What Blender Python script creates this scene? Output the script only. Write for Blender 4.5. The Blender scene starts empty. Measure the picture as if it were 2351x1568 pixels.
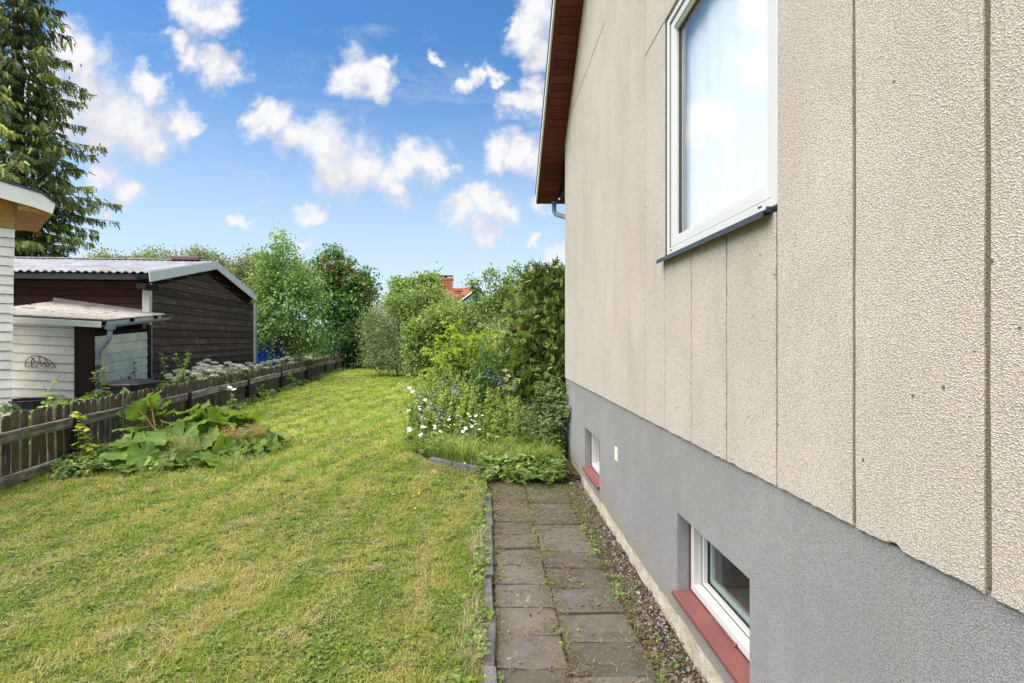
import bpy, bmesh, math, random
import numpy as np
from mathutils import Vector, Matrix

R = math.radians
rng = np.random.default_rng(7)
random.seed(7)
sc = bpy.context.scene
COL = sc.collection

# ------------------------------------------------------------------ camera, sky, sun, exposure
H = 2.0                       # eye height over the paving
F = 1230.0                    # focal length in pixels of a 2351 px wide picture
cam_d = bpy.data.cameras.new("camera")
cam = bpy.data.objects.new("camera", cam_d); COL.objects.link(cam)
cam.location = (0, 0, H); cam.rotation_euler = (R(90), 0, 0)
cam_d.sensor_width = 36.0; cam_d.lens = F / 2351 * 36.0
cam_d.shift_x = (1175.5 - 1122) / 2351; cam_d.shift_y = (777 - 784) / 2351
cam_d.clip_start = 0.05; cam_d.clip_end = 3000
sc.camera = cam

SUN_EL, SUN_AZ = R(62), R(-122)          # azimuth measured from +Y (straight ahead) towards +X
sun_d = bpy.data.lights.new("sun", 'SUN'); sun = bpy.data.objects.new("sun", sun_d); COL.objects.link(sun)
sun_d.energy = 4.9; sun_d.angle = R(85); sun_d.color = (1.0, 0.93, 0.83)
sdir = Vector((math.sin(SUN_AZ) * math.cos(SUN_EL), math.cos(SUN_AZ) * math.cos(SUN_EL), math.sin(SUN_EL)))
sun.rotation_euler = sdir.to_track_quat('Z', 'Y').to_euler()
sun.location = (-20, 10, 30)

sc.view_settings.view_transform = 'Standard'
sc.view_settings.look = 'None'
sc.view_settings.gamma = 1.0
sc.view_settings.use_curve_mapping = False
sc.view_settings.exposure = 1.0
sc.render.engine = 'CYCLES'
sc.cycles.max_bounces = 8
sc.cycles.diffuse_bounces = 4
sc.cycles.glossy_bounces = 4
sc.cycles.transmission_bounces = 6
sc.cycles.transparent_max_bounces = 8
sc.cycles.use_adaptive_sampling = True
sc.cycles.adaptive_threshold = 0.02
try:
    sc.cycles.use_denoising = True
    sc.cycles.denoiser = 'OPENIMAGEDENOISE'
except Exception:
    pass

world = bpy.data.worlds.new("World"); sc.world = world; world.use_nodes = True
wn, wl = world.node_tree.nodes, world.node_tree.links
wn.clear()

def nd(nodes, typ, **kw):
    n = nodes.new(typ)
    for k, v in kw.items():
        setattr(n, k, v)
    return n

class G:
    """small helper to write node maths"""
    def __init__(s, tree): s.t = tree; s.n = tree.nodes; s.l = tree.links
    def put(s, sock, v):
        if hasattr(v, 'is_output') or isinstance(v, bpy.types.NodeSocket): s.l.new(v, sock)
        elif v is not None: sock.default_value = v
    def math(s, op, a, b=None, c=None, clamp=False):
        n = s.n.new('ShaderNodeMath'); n.operation = op; n.use_clamp = clamp
        s.put(n.inputs[0], a); s.put(n.inputs[1], b); s.put(n.inputs[2], c)
        return n.outputs[0]
    def vec(s, op, a, b=None, sc=None):
        n = s.n.new('ShaderNodeVectorMath'); n.operation = op
        s.put(n.inputs[0], a)
        if b is not None: s.put(n.inputs[1], b)
        if sc is not None: s.put(n.inputs[3], sc)
        return n.outputs[1] if op in ('DISTANCE', 'DOT_PRODUCT', 'LENGTH') else n.outputs[0]
    def noise(s, v, scale, detail=4, rough=.55, dim='3D', color=False, lac=2.0):
        n = s.n.new('ShaderNodeTexNoise'); n.noise_dimensions = dim
        s.put(n.inputs['Vector'], v); n.inputs['Scale'].default_value = scale
        n.inputs['Detail'].default_value = detail; n.inputs['Roughness'].default_value = rough
        n.inputs['Lacunarity'].default_value = lac
        return n.outputs[1 if color else 0]
    def voro(s, v, scale, feature='F1', out=0, rnd=1.0):
        n = s.n.new('ShaderNodeTexVoronoi'); n.feature = feature
        s.put(n.inputs['Vector'], v); n.inputs['Scale'].default_value = scale
        n.inputs['Randomness'].default_value = rnd
        return n.outputs[out]
    def ramp(s, f, stops, interp='LINEAR'):
        n = s.n.new('ShaderNodeValToRGB'); cr = n.color_ramp; cr.interpolation = interp
        while len(cr.elements) < len(stops): cr.elements.new(.5)
        for e, (p, c) in zip(cr.elements, stops):
            e.position = p; e.color = (*c, 1) if len(c) == 3 else c
        s.put(n.inputs[0], f); return n.outputs[0]
    def smooth(s, f, a, b, lo=0., hi=1.):
        n = s.n.new('ShaderNodeMapRange'); n.interpolation_type = 'SMOOTHSTEP'
        s.put(n.inputs[0], f)
        for i, v in enumerate((a, b, lo, hi)): n.inputs[i + 1].default_value = v
        return n.outputs[0]
    def lin(s, f, a, b, lo=0., hi=1.):
        n = s.n.new('ShaderNodeMapRange'); s.put(n.inputs[0], f)
        for i, v in enumerate((a, b, lo, hi)): n.inputs[i + 1].default_value = v
        return n.outputs[0]
    def mix(s, f, a, b, mode='MIX'):
        n = s.n.new('ShaderNodeMix'); n.data_type = 'RGBA'; n.blend_type = mode
        s.put(n.inputs[0], f)
        for sock, v in ((n.inputs[6], a), (n.inputs[7], b)):
            if isinstance(v, tuple): v = (*v, 1) if len(v) == 3 else v
            s.put(sock, v)
        return n.outputs[2]
    def comb(s, x, y, z):
        n = s.n.new('ShaderNodeCombineXYZ')
        for i, v in enumerate((x, y, z)): s.put(n.inputs[i], v)
        return n.outputs[0]
    def sep(s, v):
        n = s.n.new('ShaderNodeSeparateXYZ'); s.put(n.inputs[0], v); return n.outputs

# clouds, as directions on the sky: (azimuth tangent, elevation tangent, radius)
_cl = [(470,28,58),(505,50,40),(440,10,45),(402,95,34),(440,128,40),(490,148,40),(532,152,34),
 (150,110,55),(180,140,62),(205,210,75),(250,280,82),(310,290,72),(335,330,40),(345,195,38),(405,270,46),(120,260,80),(60,180,80),(440,285,26),
 (235,405,40),(290,440,36),(785,178,40),(830,165,52),(872,185,34),(868,140,26),
 (598,248,30),(632,275,44),(680,322,46),(740,335,62),(765,385,46),(830,365,66),(890,405,50),(920,432,34),(940,365,46),(990,368,46),(1028,370,26),
 (705,482,30),(735,480,28),(1062,200,24),(1090,185,22),(1125,180,22),(1128,210,16),(1215,75,48),(1255,45,52),(1235,120,36),(1180,60,24),(1300,90,50),
 (1232,190,38),(1178,250,34),(1222,240,42),(1285,240,40),(1145,355,38),(1190,350,36),(1235,365,40),
 (1050,488,40),(1105,470,42),(1155,478,38),(1110,525,36),(1140,545,20),(1262,602,34),(1218,540,14),(1238,458,28),(240,510,22),(550,512,22),(710,556,16),(985,130,16)]
CLOUDS = [((x - 1122) / F, (777 - y) / F, r / F) for x, y, r in _cl]
# the same kind of fair-weather clouds carries on outside the view
_rc = random.Random(4)
for _ in range(46):
    a, e = _rc.uniform(-2.6, 2.6), _rc.uniform(.08, 1.6)
    if -1.0 < a < 1.05 and e < .7: continue
    for k in range(4):
        CLOUDS.append((a + _rc.uniform(-.09, .09), e + _rc.uniform(-.03, .05), _rc.uniform(.03, .075)))

def build_sky():
    grp = bpy.data.node_groups.new("cloud_density", 'ShaderNodeTree')
    grp.interface.new_socket("dir", in_out='INPUT', socket_type='NodeSocketVector')
    grp.interface.new_socket("density", in_out='OUTPUT', socket_type='NodeSocketFloat')
    g = G(grp); gi = g.n.new('NodeGroupInput'); go = g.n.new('NodeGroupOutput')
    x, y, z = g.sep(gi.outputs[0])
    ay = g.math('MAXIMUM', g.math('ABSOLUTE', y), 0.08)
    p = g.comb(g.math('DIVIDE', x, ay), g.math('DIVIDE', z, ay), 0.0)
    # behind the viewer the same field, shifted
    back = g.math('LESS_THAN', y, 0.0)
    p = g.vec('ADD', p, g.comb(g.math('MULTIPLY', back, 1.45), g.math('MULTIPLY', back, 0.1), 0.0))
    w1 = g.vec('SUBTRACT', g.noise(p, 9.0, 5, .6, color=True), (.5, .5, .5))
    w2 = g.vec('SUBTRACT', g.noise(p, 34.0, 3, .6, color=True), (.5, .5, .5))
    q = g.vec('ADD', g.vec('ADD', p, g.vec('SCALE', w1, sc=.15)), g.vec('SCALE', w2, sc=.034))
    q = g.vec('MULTIPLY', q, (1, 1, 0))
    acc = None
    for bx, by, br in CLOUDS:
        d = g.vec('DISTANCE', q, (bx, by, 0))
        v = g.math('MULTIPLY_ADD', d, -1.0 / br, 1.38)
        if acc is None: acc = v
        else:
            n = g.n.new('ShaderNodeMath'); n.operation = 'SMOOTH_MAX'
            g.put(n.inputs[0], acc); g.put(n.inputs[1], v); n.inputs[2].default_value = .35
            acc = n.outputs[0]
    fine = g.math('SUBTRACT', g.noise(p, 26.0, 6, .62), .5)
    acc = g.math('MULTIPLY_ADD', fine, .6, acc)
    g.put(go.inputs[0], acc)

    g = G(world.node_tree)
    out = g.n.new('ShaderNodeOutputWorld'); bg = g.n.new('ShaderNodeBackground')
    sky = g.n.new('ShaderNodeTexSky'); sky.sky_type = 'NISHITA'; sky.sun_disc = False
    sky.sun_elevation = SUN_EL; sky.sun_rotation = SUN_AZ
    sky.air_density = 1.0; sky.dust_density = .6; sky.ozone_density = 3.0; sky.altitude = 0
    tc = g.n.new('ShaderNodeTexCoord'); d = tc.outputs['Generated']
    def dens(v):
        n = g.n.new('ShaderNodeGroup'); n.node_tree = grp; g.put(n.inputs[0], v); return n.outputs[0]
    d0 = dens(d); d1 = dens(g.vec('ADD', d, (-.018, 0, .055)))
    z = g.sep(d)[2]
    alpha = g.smooth(d0, -.10, 1.1)
    low = g.smooth(z, .0, .3, .55, 1.0)                       # clouds near the horizon are fainter
    alpha = g.math('MULTIPLY', alpha, low)
    wv = g.vec('MULTIPLY', d, (3.0, 3.0, 9.0)); wisp = g.noise(g.vec('ADD', wv, g.vec('SCALE', g.noise(wv, 1.5, 3, color=True), sc=.9)), 1.6, 6, .62)
    alpha = g.math('MAXIMUM', alpha, g.math('MULTIPLY', g.smooth(wisp, .50, .78), .28))
    lit = g.smooth(g.math('SUBTRACT', d1, d0), -.95, .35, 1.0, 0.0)
    ccol = g.mix(lit, (5.6, 5.6, 6.0), (6.9, 6.9, 7.0))
    haze = g.smooth(z, -.05, .50, 1.0, 0.0)
    base = g.mix(g.math('MULTIPLY', haze, .95), g.mix(1.0, sky.outputs[0], (.66, 1.12, 1.42), 'MULTIPLY'), (5.9, 6.7, 7.2))
    col = g.mix(alpha, base, ccol)
    g.put(bg.inputs[0], col); bg.inputs[1].default_value = 0.07
    g.l.new(bg.outputs[0], out.inputs[0])
build_sky()

# ------------------------------------------------------------------ helpers: placing
def at(px, py, d):
    """a point of the place seen at that pixel (2351 px wide picture) and that distance"""
    return np.array([(px - 1122) / F * d, d, H - (py - 777) / F * d])

FT = np.array([-.1034, .9946, 0]); FN = np.array([.9946, .1034, 0]); UP = np.array([0, 0, 1.])
def FP(K, d, z=0., w=0.):
    """point on a line parallel to the fence: K offset, d distance; w metres further from the lawn"""
    return np.array([-K - .104 * d, d, z]) - FN * w

WPOS = {}
def wpos(o): return WPOS.get(o.name, np.zeros(3))

def tag(o, label=None, cat=None, group=None, kind=None):
    if label: o["label"] = label
    if cat: o["category"] = cat
    if group: o["group"] = group
    if kind: o["kind"] = kind
    return o

def thing(name, label, cat, loc=(0, 0, 0), group=None):
    o = bpy.data.objects.new(name, None); COL.objects.link(o)
    o.location = loc; o.empty_display_size = .2
    WPOS[o.name] = np.array(loc, float)
    return tag(o, label, cat, group)

def link(o, parent=None, world=None):
    COL.objects.link(o)
    w = np.zeros(3) if world is None else np.array(world, float)
    WPOS[o.name] = w
    if parent is not None:
        o.parent = parent; o.location = tuple(w - wpos(parent))
    else:
        o.location = tuple(w)
    return o

def mesh_np(name, V, Fs, mat, smooth=False, tint=None):
    """mesh from a vertex array and a list of (n,k) face arrays"""
    me = bpy.data.meshes.new(name)
    V = np.asarray(V, np.float32).reshape(-1, 3)
    Fs = [np.asarray(f, np.int32) for f in Fs if len(f)]
    tot = np.concatenate([np.full(len(f), f.shape[1], np.int32) for f in Fs])
    idx = np.concatenate([f.ravel() for f in Fs])
    me.vertices.add(len(V)); me.vertices.foreach_set('co', V.ravel())
    me.loops.add(len(idx)); me.loops.foreach_set('vertex_index', idx)
    me.polygons.add(len(tot))
    st = np.concatenate([[0], np.cumsum(tot)[:-1]]).astype(np.int32)
    me.polygons.foreach_set('loop_start', st)
    me.polygons.foreach_set('loop_total', tot)
    if smooth: me.polygons.foreach_set('use_smooth', np.ones(len(tot), bool))
    if tint is not None:
        a = me.attributes.new('tint', 'FLOAT', 'POINT'); a.data.foreach_set('value', np.asarray(tint, np.float32))
    me.update(calc_edges=True); me.validate(verbose=False)
    if mat is not None: me.materials.append(mat)
    return me

class MB:
    """collects shapes into one mesh"""
    def __init__(s): s.v = []; s.f = []; s.n = 0
    def add(s, V, Fl):
        V = np.asarray(V, float).reshape(-1, 3)
        s.v.append(V)
        for f in Fl: s.f.append([i + s.n for i in f])
        s.n += len(V); return s
    def box(s, c, size, M=None, bev=0.0):
        hx, hy, hz = np.asarray(size, float) / 2
        if bev > 0:
            bm = bmesh.new(); bmesh.ops.create_cube(bm, size=1)
            for v in bm.verts: v.co = Vector((v.co.x * hx * 2, v.co.y * hy * 2, v.co.z * hz * 2))
            bmesh.ops.bevel(bm, geom=bm.edges[:], offset=bev, segments=1, affect='EDGES', profile=.5)
            bm.verts.index_update()
            V = np.array([v.co[:] for v in bm.verts]); Fl = [[v.index for v in f.verts] for f in bm.faces]; bm.free()
        else:
            V = np.array([[x, y, z] for x in (-hx, hx) for y in (-hy, hy) for z in (-hz, hz)])
            Fl = [(0, 1, 3, 2), (4, 6, 7, 5), (0, 4, 5, 1), (2, 3, 7, 6), (0, 2, 6, 4), (1, 5, 7, 3)]
        if M is not None: V = V @ np.asarray(M, float).T
        return s.add(V + np.asarray(c, float), Fl)
    def quad(s, a, b, c, d): return s.add([a, b, c, d], [(0, 1, 2, 3)])
    def prism(s, pts, off):
        """closed polygon pts (n,3) pushed along off"""
        P = np.asarray(pts, float); n = len(P); Q = P + np.asarray(off, float)
        nrm = np.zeros(3)
        for i in range(n): nrm += np.cross(P[i], P[(i + 1) % n])
        if np.dot(nrm, off) > 0: P, Q = P[::-1], Q[::-1]
        return s.add(np.vstack([P, Q]), [tuple(range(n)), tuple(range(2 * n - 1, n - 1, -1))] +
                     [((i + 1) % n, i, n + i, n + (i + 1) % n) for i in range(n)])
    def tube(s, path, rad, n=6, cap=True):
        P = np.asarray(path, float); k = len(P)
        rad = np.full(k, rad) if np.isscalar(rad) else np.asarray(rad, float)
        T = np.gradient(P, axis=0); T /= np.linalg.norm(T, axis=1)[:, None] + 1e-9
        ref = np.array([0, 0, 1.]) if abs(T[0][2]) < .9 else np.array([1., 0, 0])
        V = []
        for i in range(k):
            u = np.cross(T[i], ref); u /= np.linalg.norm(u) + 1e-9
            w = np.cross(u, T[i]); ref = w
            a = np.arange(n) * 2 * math.pi / n
            V.append(P[i] + rad[i] * (np.cos(a)[:, None] * u + np.sin(a)[:, None] * w))
        Fl = [(i * n + j, (i + 1) * n + j, (i + 1) * n + (j + 1) % n, i * n + (j + 1) % n) for i in range(k - 1) for j in range(n)]
        if cap: Fl += [tuple(range(n)), tuple((k - 1) * n + j for j in range(n - 1, -1, -1))]
        return s.add(np.vstack(V), Fl)
    def mesh(s, name, mat, smooth=False):
        me = bpy.data.meshes.new(name)
        me.from_pydata(np.vstack(s.v).tolist(), [], s.f); me.update()
        if mat is not None: me.materials.append(mat)
        if smooth: me.polygons.foreach_set('use_smooth', np.ones(len(me.polygons), bool))
        return me
    def build(s, name, mat, parent=None, smooth=False, origin=None):
        """link as one object; its origin goes to `origin` (default: parent's place, or the middle of its foot)"""
        V = np.vstack(s.v)
        if origin is None:
            lo, hi = V.min(0), V.max(0)
            origin = np.array([(lo[0] + hi[0]) / 2, (lo[1] + hi[1]) / 2, lo[2]])
        origin = np.asarray(origin, float)
        s.v = [V - origin]
        o = bpy.data.objects.new(name, s.mesh(name, mat, smooth))
        return link(o, parent, origin)

def put(name, me, parent, world, rot=(0, 0, 0), scale=None):
    o = bpy.data.objects.new(name, me); link(o, parent, world); o.rotation_euler = rot
    if scale is not None: o.scale = scale if hasattr(scale, '__len__') else (scale,) * 3
    return o

def copy_tree(o, parent=None):
    c = o.copy(); COL.objects.link(c)
    if parent is not None: c.parent = parent
    for ch in o.children: copy_tree(ch, c)
    return c
# ------------------------------------------------------------------ materials
def new_mat(name):
    m = bpy.data.materials.new(name); m.use_nodes = True; m.node_tree.nodes.clear()
    g = G(m.node_tree); out = g.n.new('ShaderNodeOutputMaterial')
    return m, g, out

def principled(g, col, rough=.8, spec=.3, bump=None, metal=0.):
    p = g.n.new('ShaderNodeBsdfPrincipled')
    if isinstance(col, tuple): p.inputs['Base Color'].default_value = (*col, 1)
    else: g.put(p.inputs['Base Color'], col)
    g.put(p.inputs['Roughness'], rough)
    p.inputs['Specular IOR Level'].default_value = spec; p.inputs['Metallic'].default_value = metal
    if bump is not None: g.put(p.inputs['Normal'], bump)
    return p.outputs[0]

def bump(g, h, dist=.005, strength=1.0, nrm=None):
    b = g.n.new('ShaderNodeBump'); g.put(b.inputs['Height'], h)
    b.inputs['Distance'].default_value = dist; b.inputs['Strength'].default_value = strength
    if nrm is not None: g.put(b.inputs['Normal'], nrm)
    return b.outputs[0]

def objco(g):
    t = g.n.new('ShaderNodeTexCoord'); oi = g.n.new('ShaderNodeObjectInfo')
    return g.vec('ADD', t.outputs['Object'], g.vec('SCALE', (37., 17., 53.), sc=oi.outputs['Random'])), oi.outputs['Random']

def geopos(g): return g.n.new('ShaderNodeNewGeometry').outputs['Position']

def plain(name, col, rough=.6, var=.12, scale=6., spec=.3, metal=0., bmp=0., bscale=80.):
    m, g, out = new_mat(name); v, r = objco(g)
    f = g.lin(g.noise(v, scale, 5, .6), .25, .75, 1 - var, 1 + var)
    c = g.mix(1.0, col, g.comb(f, f, f), 'MULTIPLY')
    b = bump(g, g.noise(v, bscale, 3), .004, bmp) if bmp else None
    g.l.new(principled(g, c, rough, spec, b, metal), out.inputs[0]); return m

def wood(name, base, light, axis='x', flake=.35, rough=.85, green=0., var=.25):
    """board with grain along an axis, worn paler streaks and flakes"""
    m, g, out = new_mat(name); v, r = objco(g)
    st = {'x': (.06, 1, 1), 'z': (1, 1, .06), 'y': (1, .06, 1)}[axis]
    vs = g.vec('MULTIPLY', v, st)
    gr = g.noise(vs, 90, 4, .65); wide = g.noise(vs, 16, 4, .6)
    blot = g.noise(v, 3.0, 4, .6)
    k = g.math('ADD', g.math('MULTIPLY', gr, .55), g.math('MULTIPLY', wide, .6))
    fl = g.smooth(g.math('ADD', k, g.math('MULTIPLY', blot, .45)), .98 - flake * .55, 1.12 - flake * .35)
    dk = tuple(x * .62 for x in base)
    c = g.mix(g.smooth(gr, .3, .7), dk, base)
    c = g.mix(fl, c, light)
    if green > 0:
        c = g.mix(g.math('MULTIPLY', g.smooth(g.noise(v, 5, 4, .65), .48, .7), green), c, (.16, .17, .07))
    rv = g.lin(r, 0, 1, 1 - var, 1 + var)
    c = g.mix(1.0, c, g.comb(rv, rv, rv), 'MULTIPLY')
    h = g.math('ADD', gr, g.math('MULTIPLY', fl, .4))
    g.l.new(principled(g, c, rough, .25, bump(g, h, .004, .7)), out.inputs[0]); return m

def painted(name, col, dirt=(.35, .33, .25), amt=.35, axis='x', rough=.55, green=0.):
    """painted boards with grime"""
    m, g, out = new_mat(name); v, r = objco(g)
    st = {'x': (.15, 1, 1), 'z': (1, 1, .15), 'y': (1, .15, 1)}[axis]
    gr = g.noise(g.vec('MULTIPLY', v, st), 60, 4, .6)
    bl = g.noise(geopos(g), 2.2, 6, .68)
    f = g.math('MULTIPLY', g.smooth(g.math('ADD', bl, g.math('MULTIPLY', gr, .25)), .5, .9), amt)
    c = g.mix(f, col, dirt)
    if green > 0: c = g.mix(g.math('MULTIPLY', g.smooth(g.noise(geopos(g), 1.6, 4), .42, .7), green), c, (.45, .48, .28))
    rv = g.lin(r, 0, 1, .93, 1.05); c = g.mix(1.0, c, g.comb(rv, rv, rv), 'MULTIPLY')
    g.l.new(principled(g, c, rough, .3, bump(g, gr, .003, .4)), out.inputs[0]); return m

def stucco(name, col, grain, pits=.0, warm=None, paint_z=None, lum=.12, splash=False):
    m, g, out = new_mat(name); v = geopos(g)
    w = g.vec('ADD', v, g.vec('SCALE', g.vec('SUBTRACT', g.noise(v, grain * .6, 2, color=True), (.5, .5, .5)), sc=.006))
    n1 = g.noise(w, grain * .8, 3, .6); n2 = g.noise(w, grain * 2.6, 3, .65)
    cell = g.voro(g.vec('MULTIPLY', w, (1, .85, 1.1)), grain, 'F1')
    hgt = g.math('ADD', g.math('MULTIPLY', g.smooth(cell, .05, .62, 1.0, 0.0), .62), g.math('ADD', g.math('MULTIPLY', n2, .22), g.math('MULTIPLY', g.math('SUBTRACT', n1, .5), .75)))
    big = g.noise(v, 1.3, 5, .6); mid = g.noise(g.vec('MULTIPLY', v, (1, 1, .35)), 3.5, 5, .6)
    f = g.math('ADD', g.lin(big, .25, .75, -lum * .6, lum * .6), g.lin(mid, .25, .75, 1 - lum * .5, 1 + lum * .5))
    c = g.mix(1.0, col, g.comb(f, f, f), 'MULTIPLY')
    if warm: c = g.mix(g.math('MULTIPLY', g.smooth(g.noise(v, .9, 4, .6), .42, .72), .55), c, warm)
    if splash:
        zz = g.sep(v)[2]; k = g.math('ADD', zz, g.math('MULTIPLY', g.math('SUBTRACT', g.noise(g.vec('MULTIPLY', v, (1, 1, .5)), 2.6, 5, .65), .5), .42))
        c = g.mix(g.smooth(k, .10, .36, .75, 0.0), c, (.36, .31, .22))
    sep_ = g.sep(v); stv = g.comb(g.math('MULTIPLY', sep_[0], .2), g.math('MULTIPLY', sep_[1], 7.0), g.math('MULTIPLY', sep_[2], .45))
    sk = g.math('MULTIPLY', g.smooth(g.noise(stv, 1.0, 5, .65), .50, .74), g.smooth(g.noise(v, .8, 3), .36, .62))
    c = g.mix(g.math('MULTIPLY', sk, .30), c, tuple(q * f_ for q, f_ in zip(col, (.62, .58, .52))))
    # shade between the bumps put into the colour: hollows of the grain darkened
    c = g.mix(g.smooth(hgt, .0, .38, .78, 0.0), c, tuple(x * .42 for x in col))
    if pits > 0:
        pn = g.voro(v, 8.0); c = g.mix(g.smooth(g.math('ADD', pn, g.math('MULTIPLY', g.noise(v, 40, 2), .03)), .05, .085, pits, 0.0), c, (.10, .085, .06))
    b = bump(g, hgt, .0040, 1.0)
    g.l.new(principled(g, c, .92, .15, b), out.inputs[0]); return m

def foliage(name, stops, trans=.38, rough=.5, spec=.35, tcol=1.25, gain=1.0, patch=False):
    """leaves: colour by the leaf's own tint, part of the light passes through"""
    m, g, out = new_mat(name)
    a = g.n.new('ShaderNodeAttribute'); a.attribute_name = 'tint'
    c = g.ramp(a.outputs['Fac'], [(q, tuple(min(.6, k * gain) for k in col)) for q, col in stops])
    if patch:
        n = g.noise(geopos(g), 3.4, 4, .65); c = g.mix(1.0, c, g.ramp(n, [(.3, (.55, .62, .5)), (.5, (1, 1, 1)), (.7, (1.35, 1.22, 1.1))]), 'MULTIPLY')
    p = principled(g, c, rough, spec)
    t = g.n.new('ShaderNodeBsdfTranslucent')
    g.put(t.inputs[0], g.mix(1.0, c, (tcol, tcol * .98, tcol * .55), 'MULTIPLY'))
    mx = g.n.new('ShaderNodeMixShader'); mx.inputs[0].default_value = trans
    g.l.new(p, mx.inputs[1]); g.l.new(t.outputs[0], mx.inputs[2]); g.l.new(mx.outputs[0], out.inputs[0]); return m

def bark(name, c1, c2, sc_=18):
    m, g, out = new_mat(name); v = geopos(g)
    n = g.noise(g.vec('MULTIPLY', v, (1, 1, .3)), sc_, 5, .65)
    g.l.new(principled(g, g.ramp(n, [(.3, c1), (.7, c2)]), .9, .2, bump(g, n, .02, .7)), out.inputs[0]); return m

M = {}
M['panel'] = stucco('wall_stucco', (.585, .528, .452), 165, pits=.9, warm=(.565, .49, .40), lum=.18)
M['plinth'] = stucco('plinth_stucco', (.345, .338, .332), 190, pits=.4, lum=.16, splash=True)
def footing_mat():
    m, g, out = new_mat('bare_footing'); v = geopos(g)
    n = g.noise(v, 9, 6, .68); n2 = g.noise(v, 60, 4, .6)
    c = g.ramp(n, [(.3, (.30, .26, .19)), (.5, (.47, .42, .33)), (.7, (.56, .51, .42))])
    g.l.new(principled(g, c, .95, .1, bump(g, g.math('ADD', n, g.math('MULTIPLY', n2, .5)), .02, .9)), out.inputs[0]); return m
M['footing'] = footing_mat()
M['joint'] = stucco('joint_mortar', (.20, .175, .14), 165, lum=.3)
M['pvc'] = plain('white_window_paint', (.56, .555, .535), .35, .04, 3, spec=.4)
M['gap_line'] = plain('frame_shade_line', (.16, .16, .155), .7)
M['sash_line'] = plain('window_seal', (.05, .05, .055), .6)
M['sill_metal'] = plain('dark_sill_metal', (.035, .038, .045), .35, .2, 9, spec=.5)
M['red_sill'] = painted('red_sill_paint', (.20, .075, .068), (.11, .045, .036), .5, 'y', .42)
M['red_wood'] = wood('red_frame_wood', (.15, .035, .028), (.22, .07, .05), 'z', .15)
M['soffit'] = wood('soffit_paint', (.17, .045, .03), (.21, .065, .045), 'x', .12, .7, var=.28)
M['verge'] = plain('verge_white_metal', (.78, .79, .80), .35, .06)
M['verge_edge'] = plain('verge_edge', (.45, .34, .2), .7)
M['roof_felt'] = plain('roof_cover', (.08, .055, .05), .9, .3, 14)
M['gutter'] = plain('dark_gutter', (.06, .062, .065), .5, .2)
M['zinc'] = plain('grey_gutter_metal', (.25, .28, .31), .38, .25, 9, spec=.5)
M['room'] = plain('room_plaster', (.8, .8, .78), .9, .05)
M['cellar'] = plain('cellar_plaster', (.78, .76, .64), .9, .25, 3)
M['cellar_dark'] = plain('cellar_ledge_grey', (.20, .21, .19), .9, .25, 3)  # grey-green, darker than the plaster
M['curtain'] = plain('curtain_cloth', (.90, .91, .92), .9, .03)
M['concrete'] = None

def slab_mat():
    m, g, out = new_mat('paving_slab_concrete'); v, r = objco(g); w = geopos(g)
    n = g.noise(v, 5, 6, .7); f = g.noise(v, 55, 4, .65)
    c = g.ramp(g.math('ADD', g.math('MULTIPLY', n, .75), g.math('MULTIPLY', f, .25)), [(.28, (.044, .040, .036)), (.48, (.108, .098, .088)), (.64, (.14, .128, .116)), (.8, (.23, .215, .195))])
    # lichen rings
    lv = g.vec('ADD', w, g.vec('SCALE', g.noise(w, 24, 3, color=True), sc=.05))
    li = g.math('MULTIPLY', g.smooth(g.voro(lv, 15), .16, .26, 1, 0), g.smooth(g.noise(w, 1.9, 3), .52, .62))
    c = g.mix(g.math('MULTIPLY', li, .8), c, (.30, .285, .26))
    # brown soil worked in
    c = g.mix(g.math('MULTIPLY', g.smooth(g.noise(w, 2.6, 6, .7), .40, .60), .85), c, (.112, .096, .073))
    rv = g.lin(r, 0, 1, .75, 1.2); c = g.mix(1.0, c, g.comb(rv, rv, rv), 'MULTIPLY')
    h = g.math('ADD', n, g.math('MULTIPLY', f, .5))
    g.l.new(principled(g, c, .92, .2, bump(g, h, .012, .8)), out.inputs[0]); return m
M['slab'] = slab_mat()
def kerb_mat():
    m, g, out = new_mat('kerb_concrete'); v, r = objco(g)
    n = g.noise(v, 7, 6, .7); f = g.noise(v, 80, 4, .65)
    c = g.ramp(g.math('ADD', g.math('MULTIPLY', n, .6), g.math('MULTIPLY', f, .4)), [(.3, (.05, .048, .046)), (.5, (.12, .115, .11)), (.72, (.24, .22, .20))])
    g.l.new(principled(g, c, .92, .2, bump(g, g.math('ADD', n, f), .01, .8)), out.inputs[0]); return m
M['kerb'] = kerb_mat()

def ground_mat(name, stops, scale=2.0, dist=.03):
    m, g, out = new_mat(name); v = geopos(g)
    n = g.noise(v, scale, 6, .7); f = g.noise(v, scale * 22, 5, .7)
    k = g.math('ADD', g.math('MULTIPLY', n, .5), g.math('MULTIPLY', f, .5))
    g.l.new(principled(g, g.ramp(k, stops), .97, .1, bump(g, f, dist, 1.0)), out.inputs[0]); return m
M['soil'] = ground_mat('soil', [(.3, (.035, .026, .016)), (.5, (.085, .062, .038)), (.7, (.16, .12, .075))], 3)
M['ground'] = ground_mat('rough_ground', [(.3, (.035, .045, .016)), (.5, (.07, .085, .03)), (.7, (.12, .12, .05))], 1.2)
M['thatch'] = ground_mat('lawn_thatch', [(.3, (.07, .07, .02)), (.5, (.15, .14, .045)), (.7, (.24, .21, .085))], 1.6)

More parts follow.
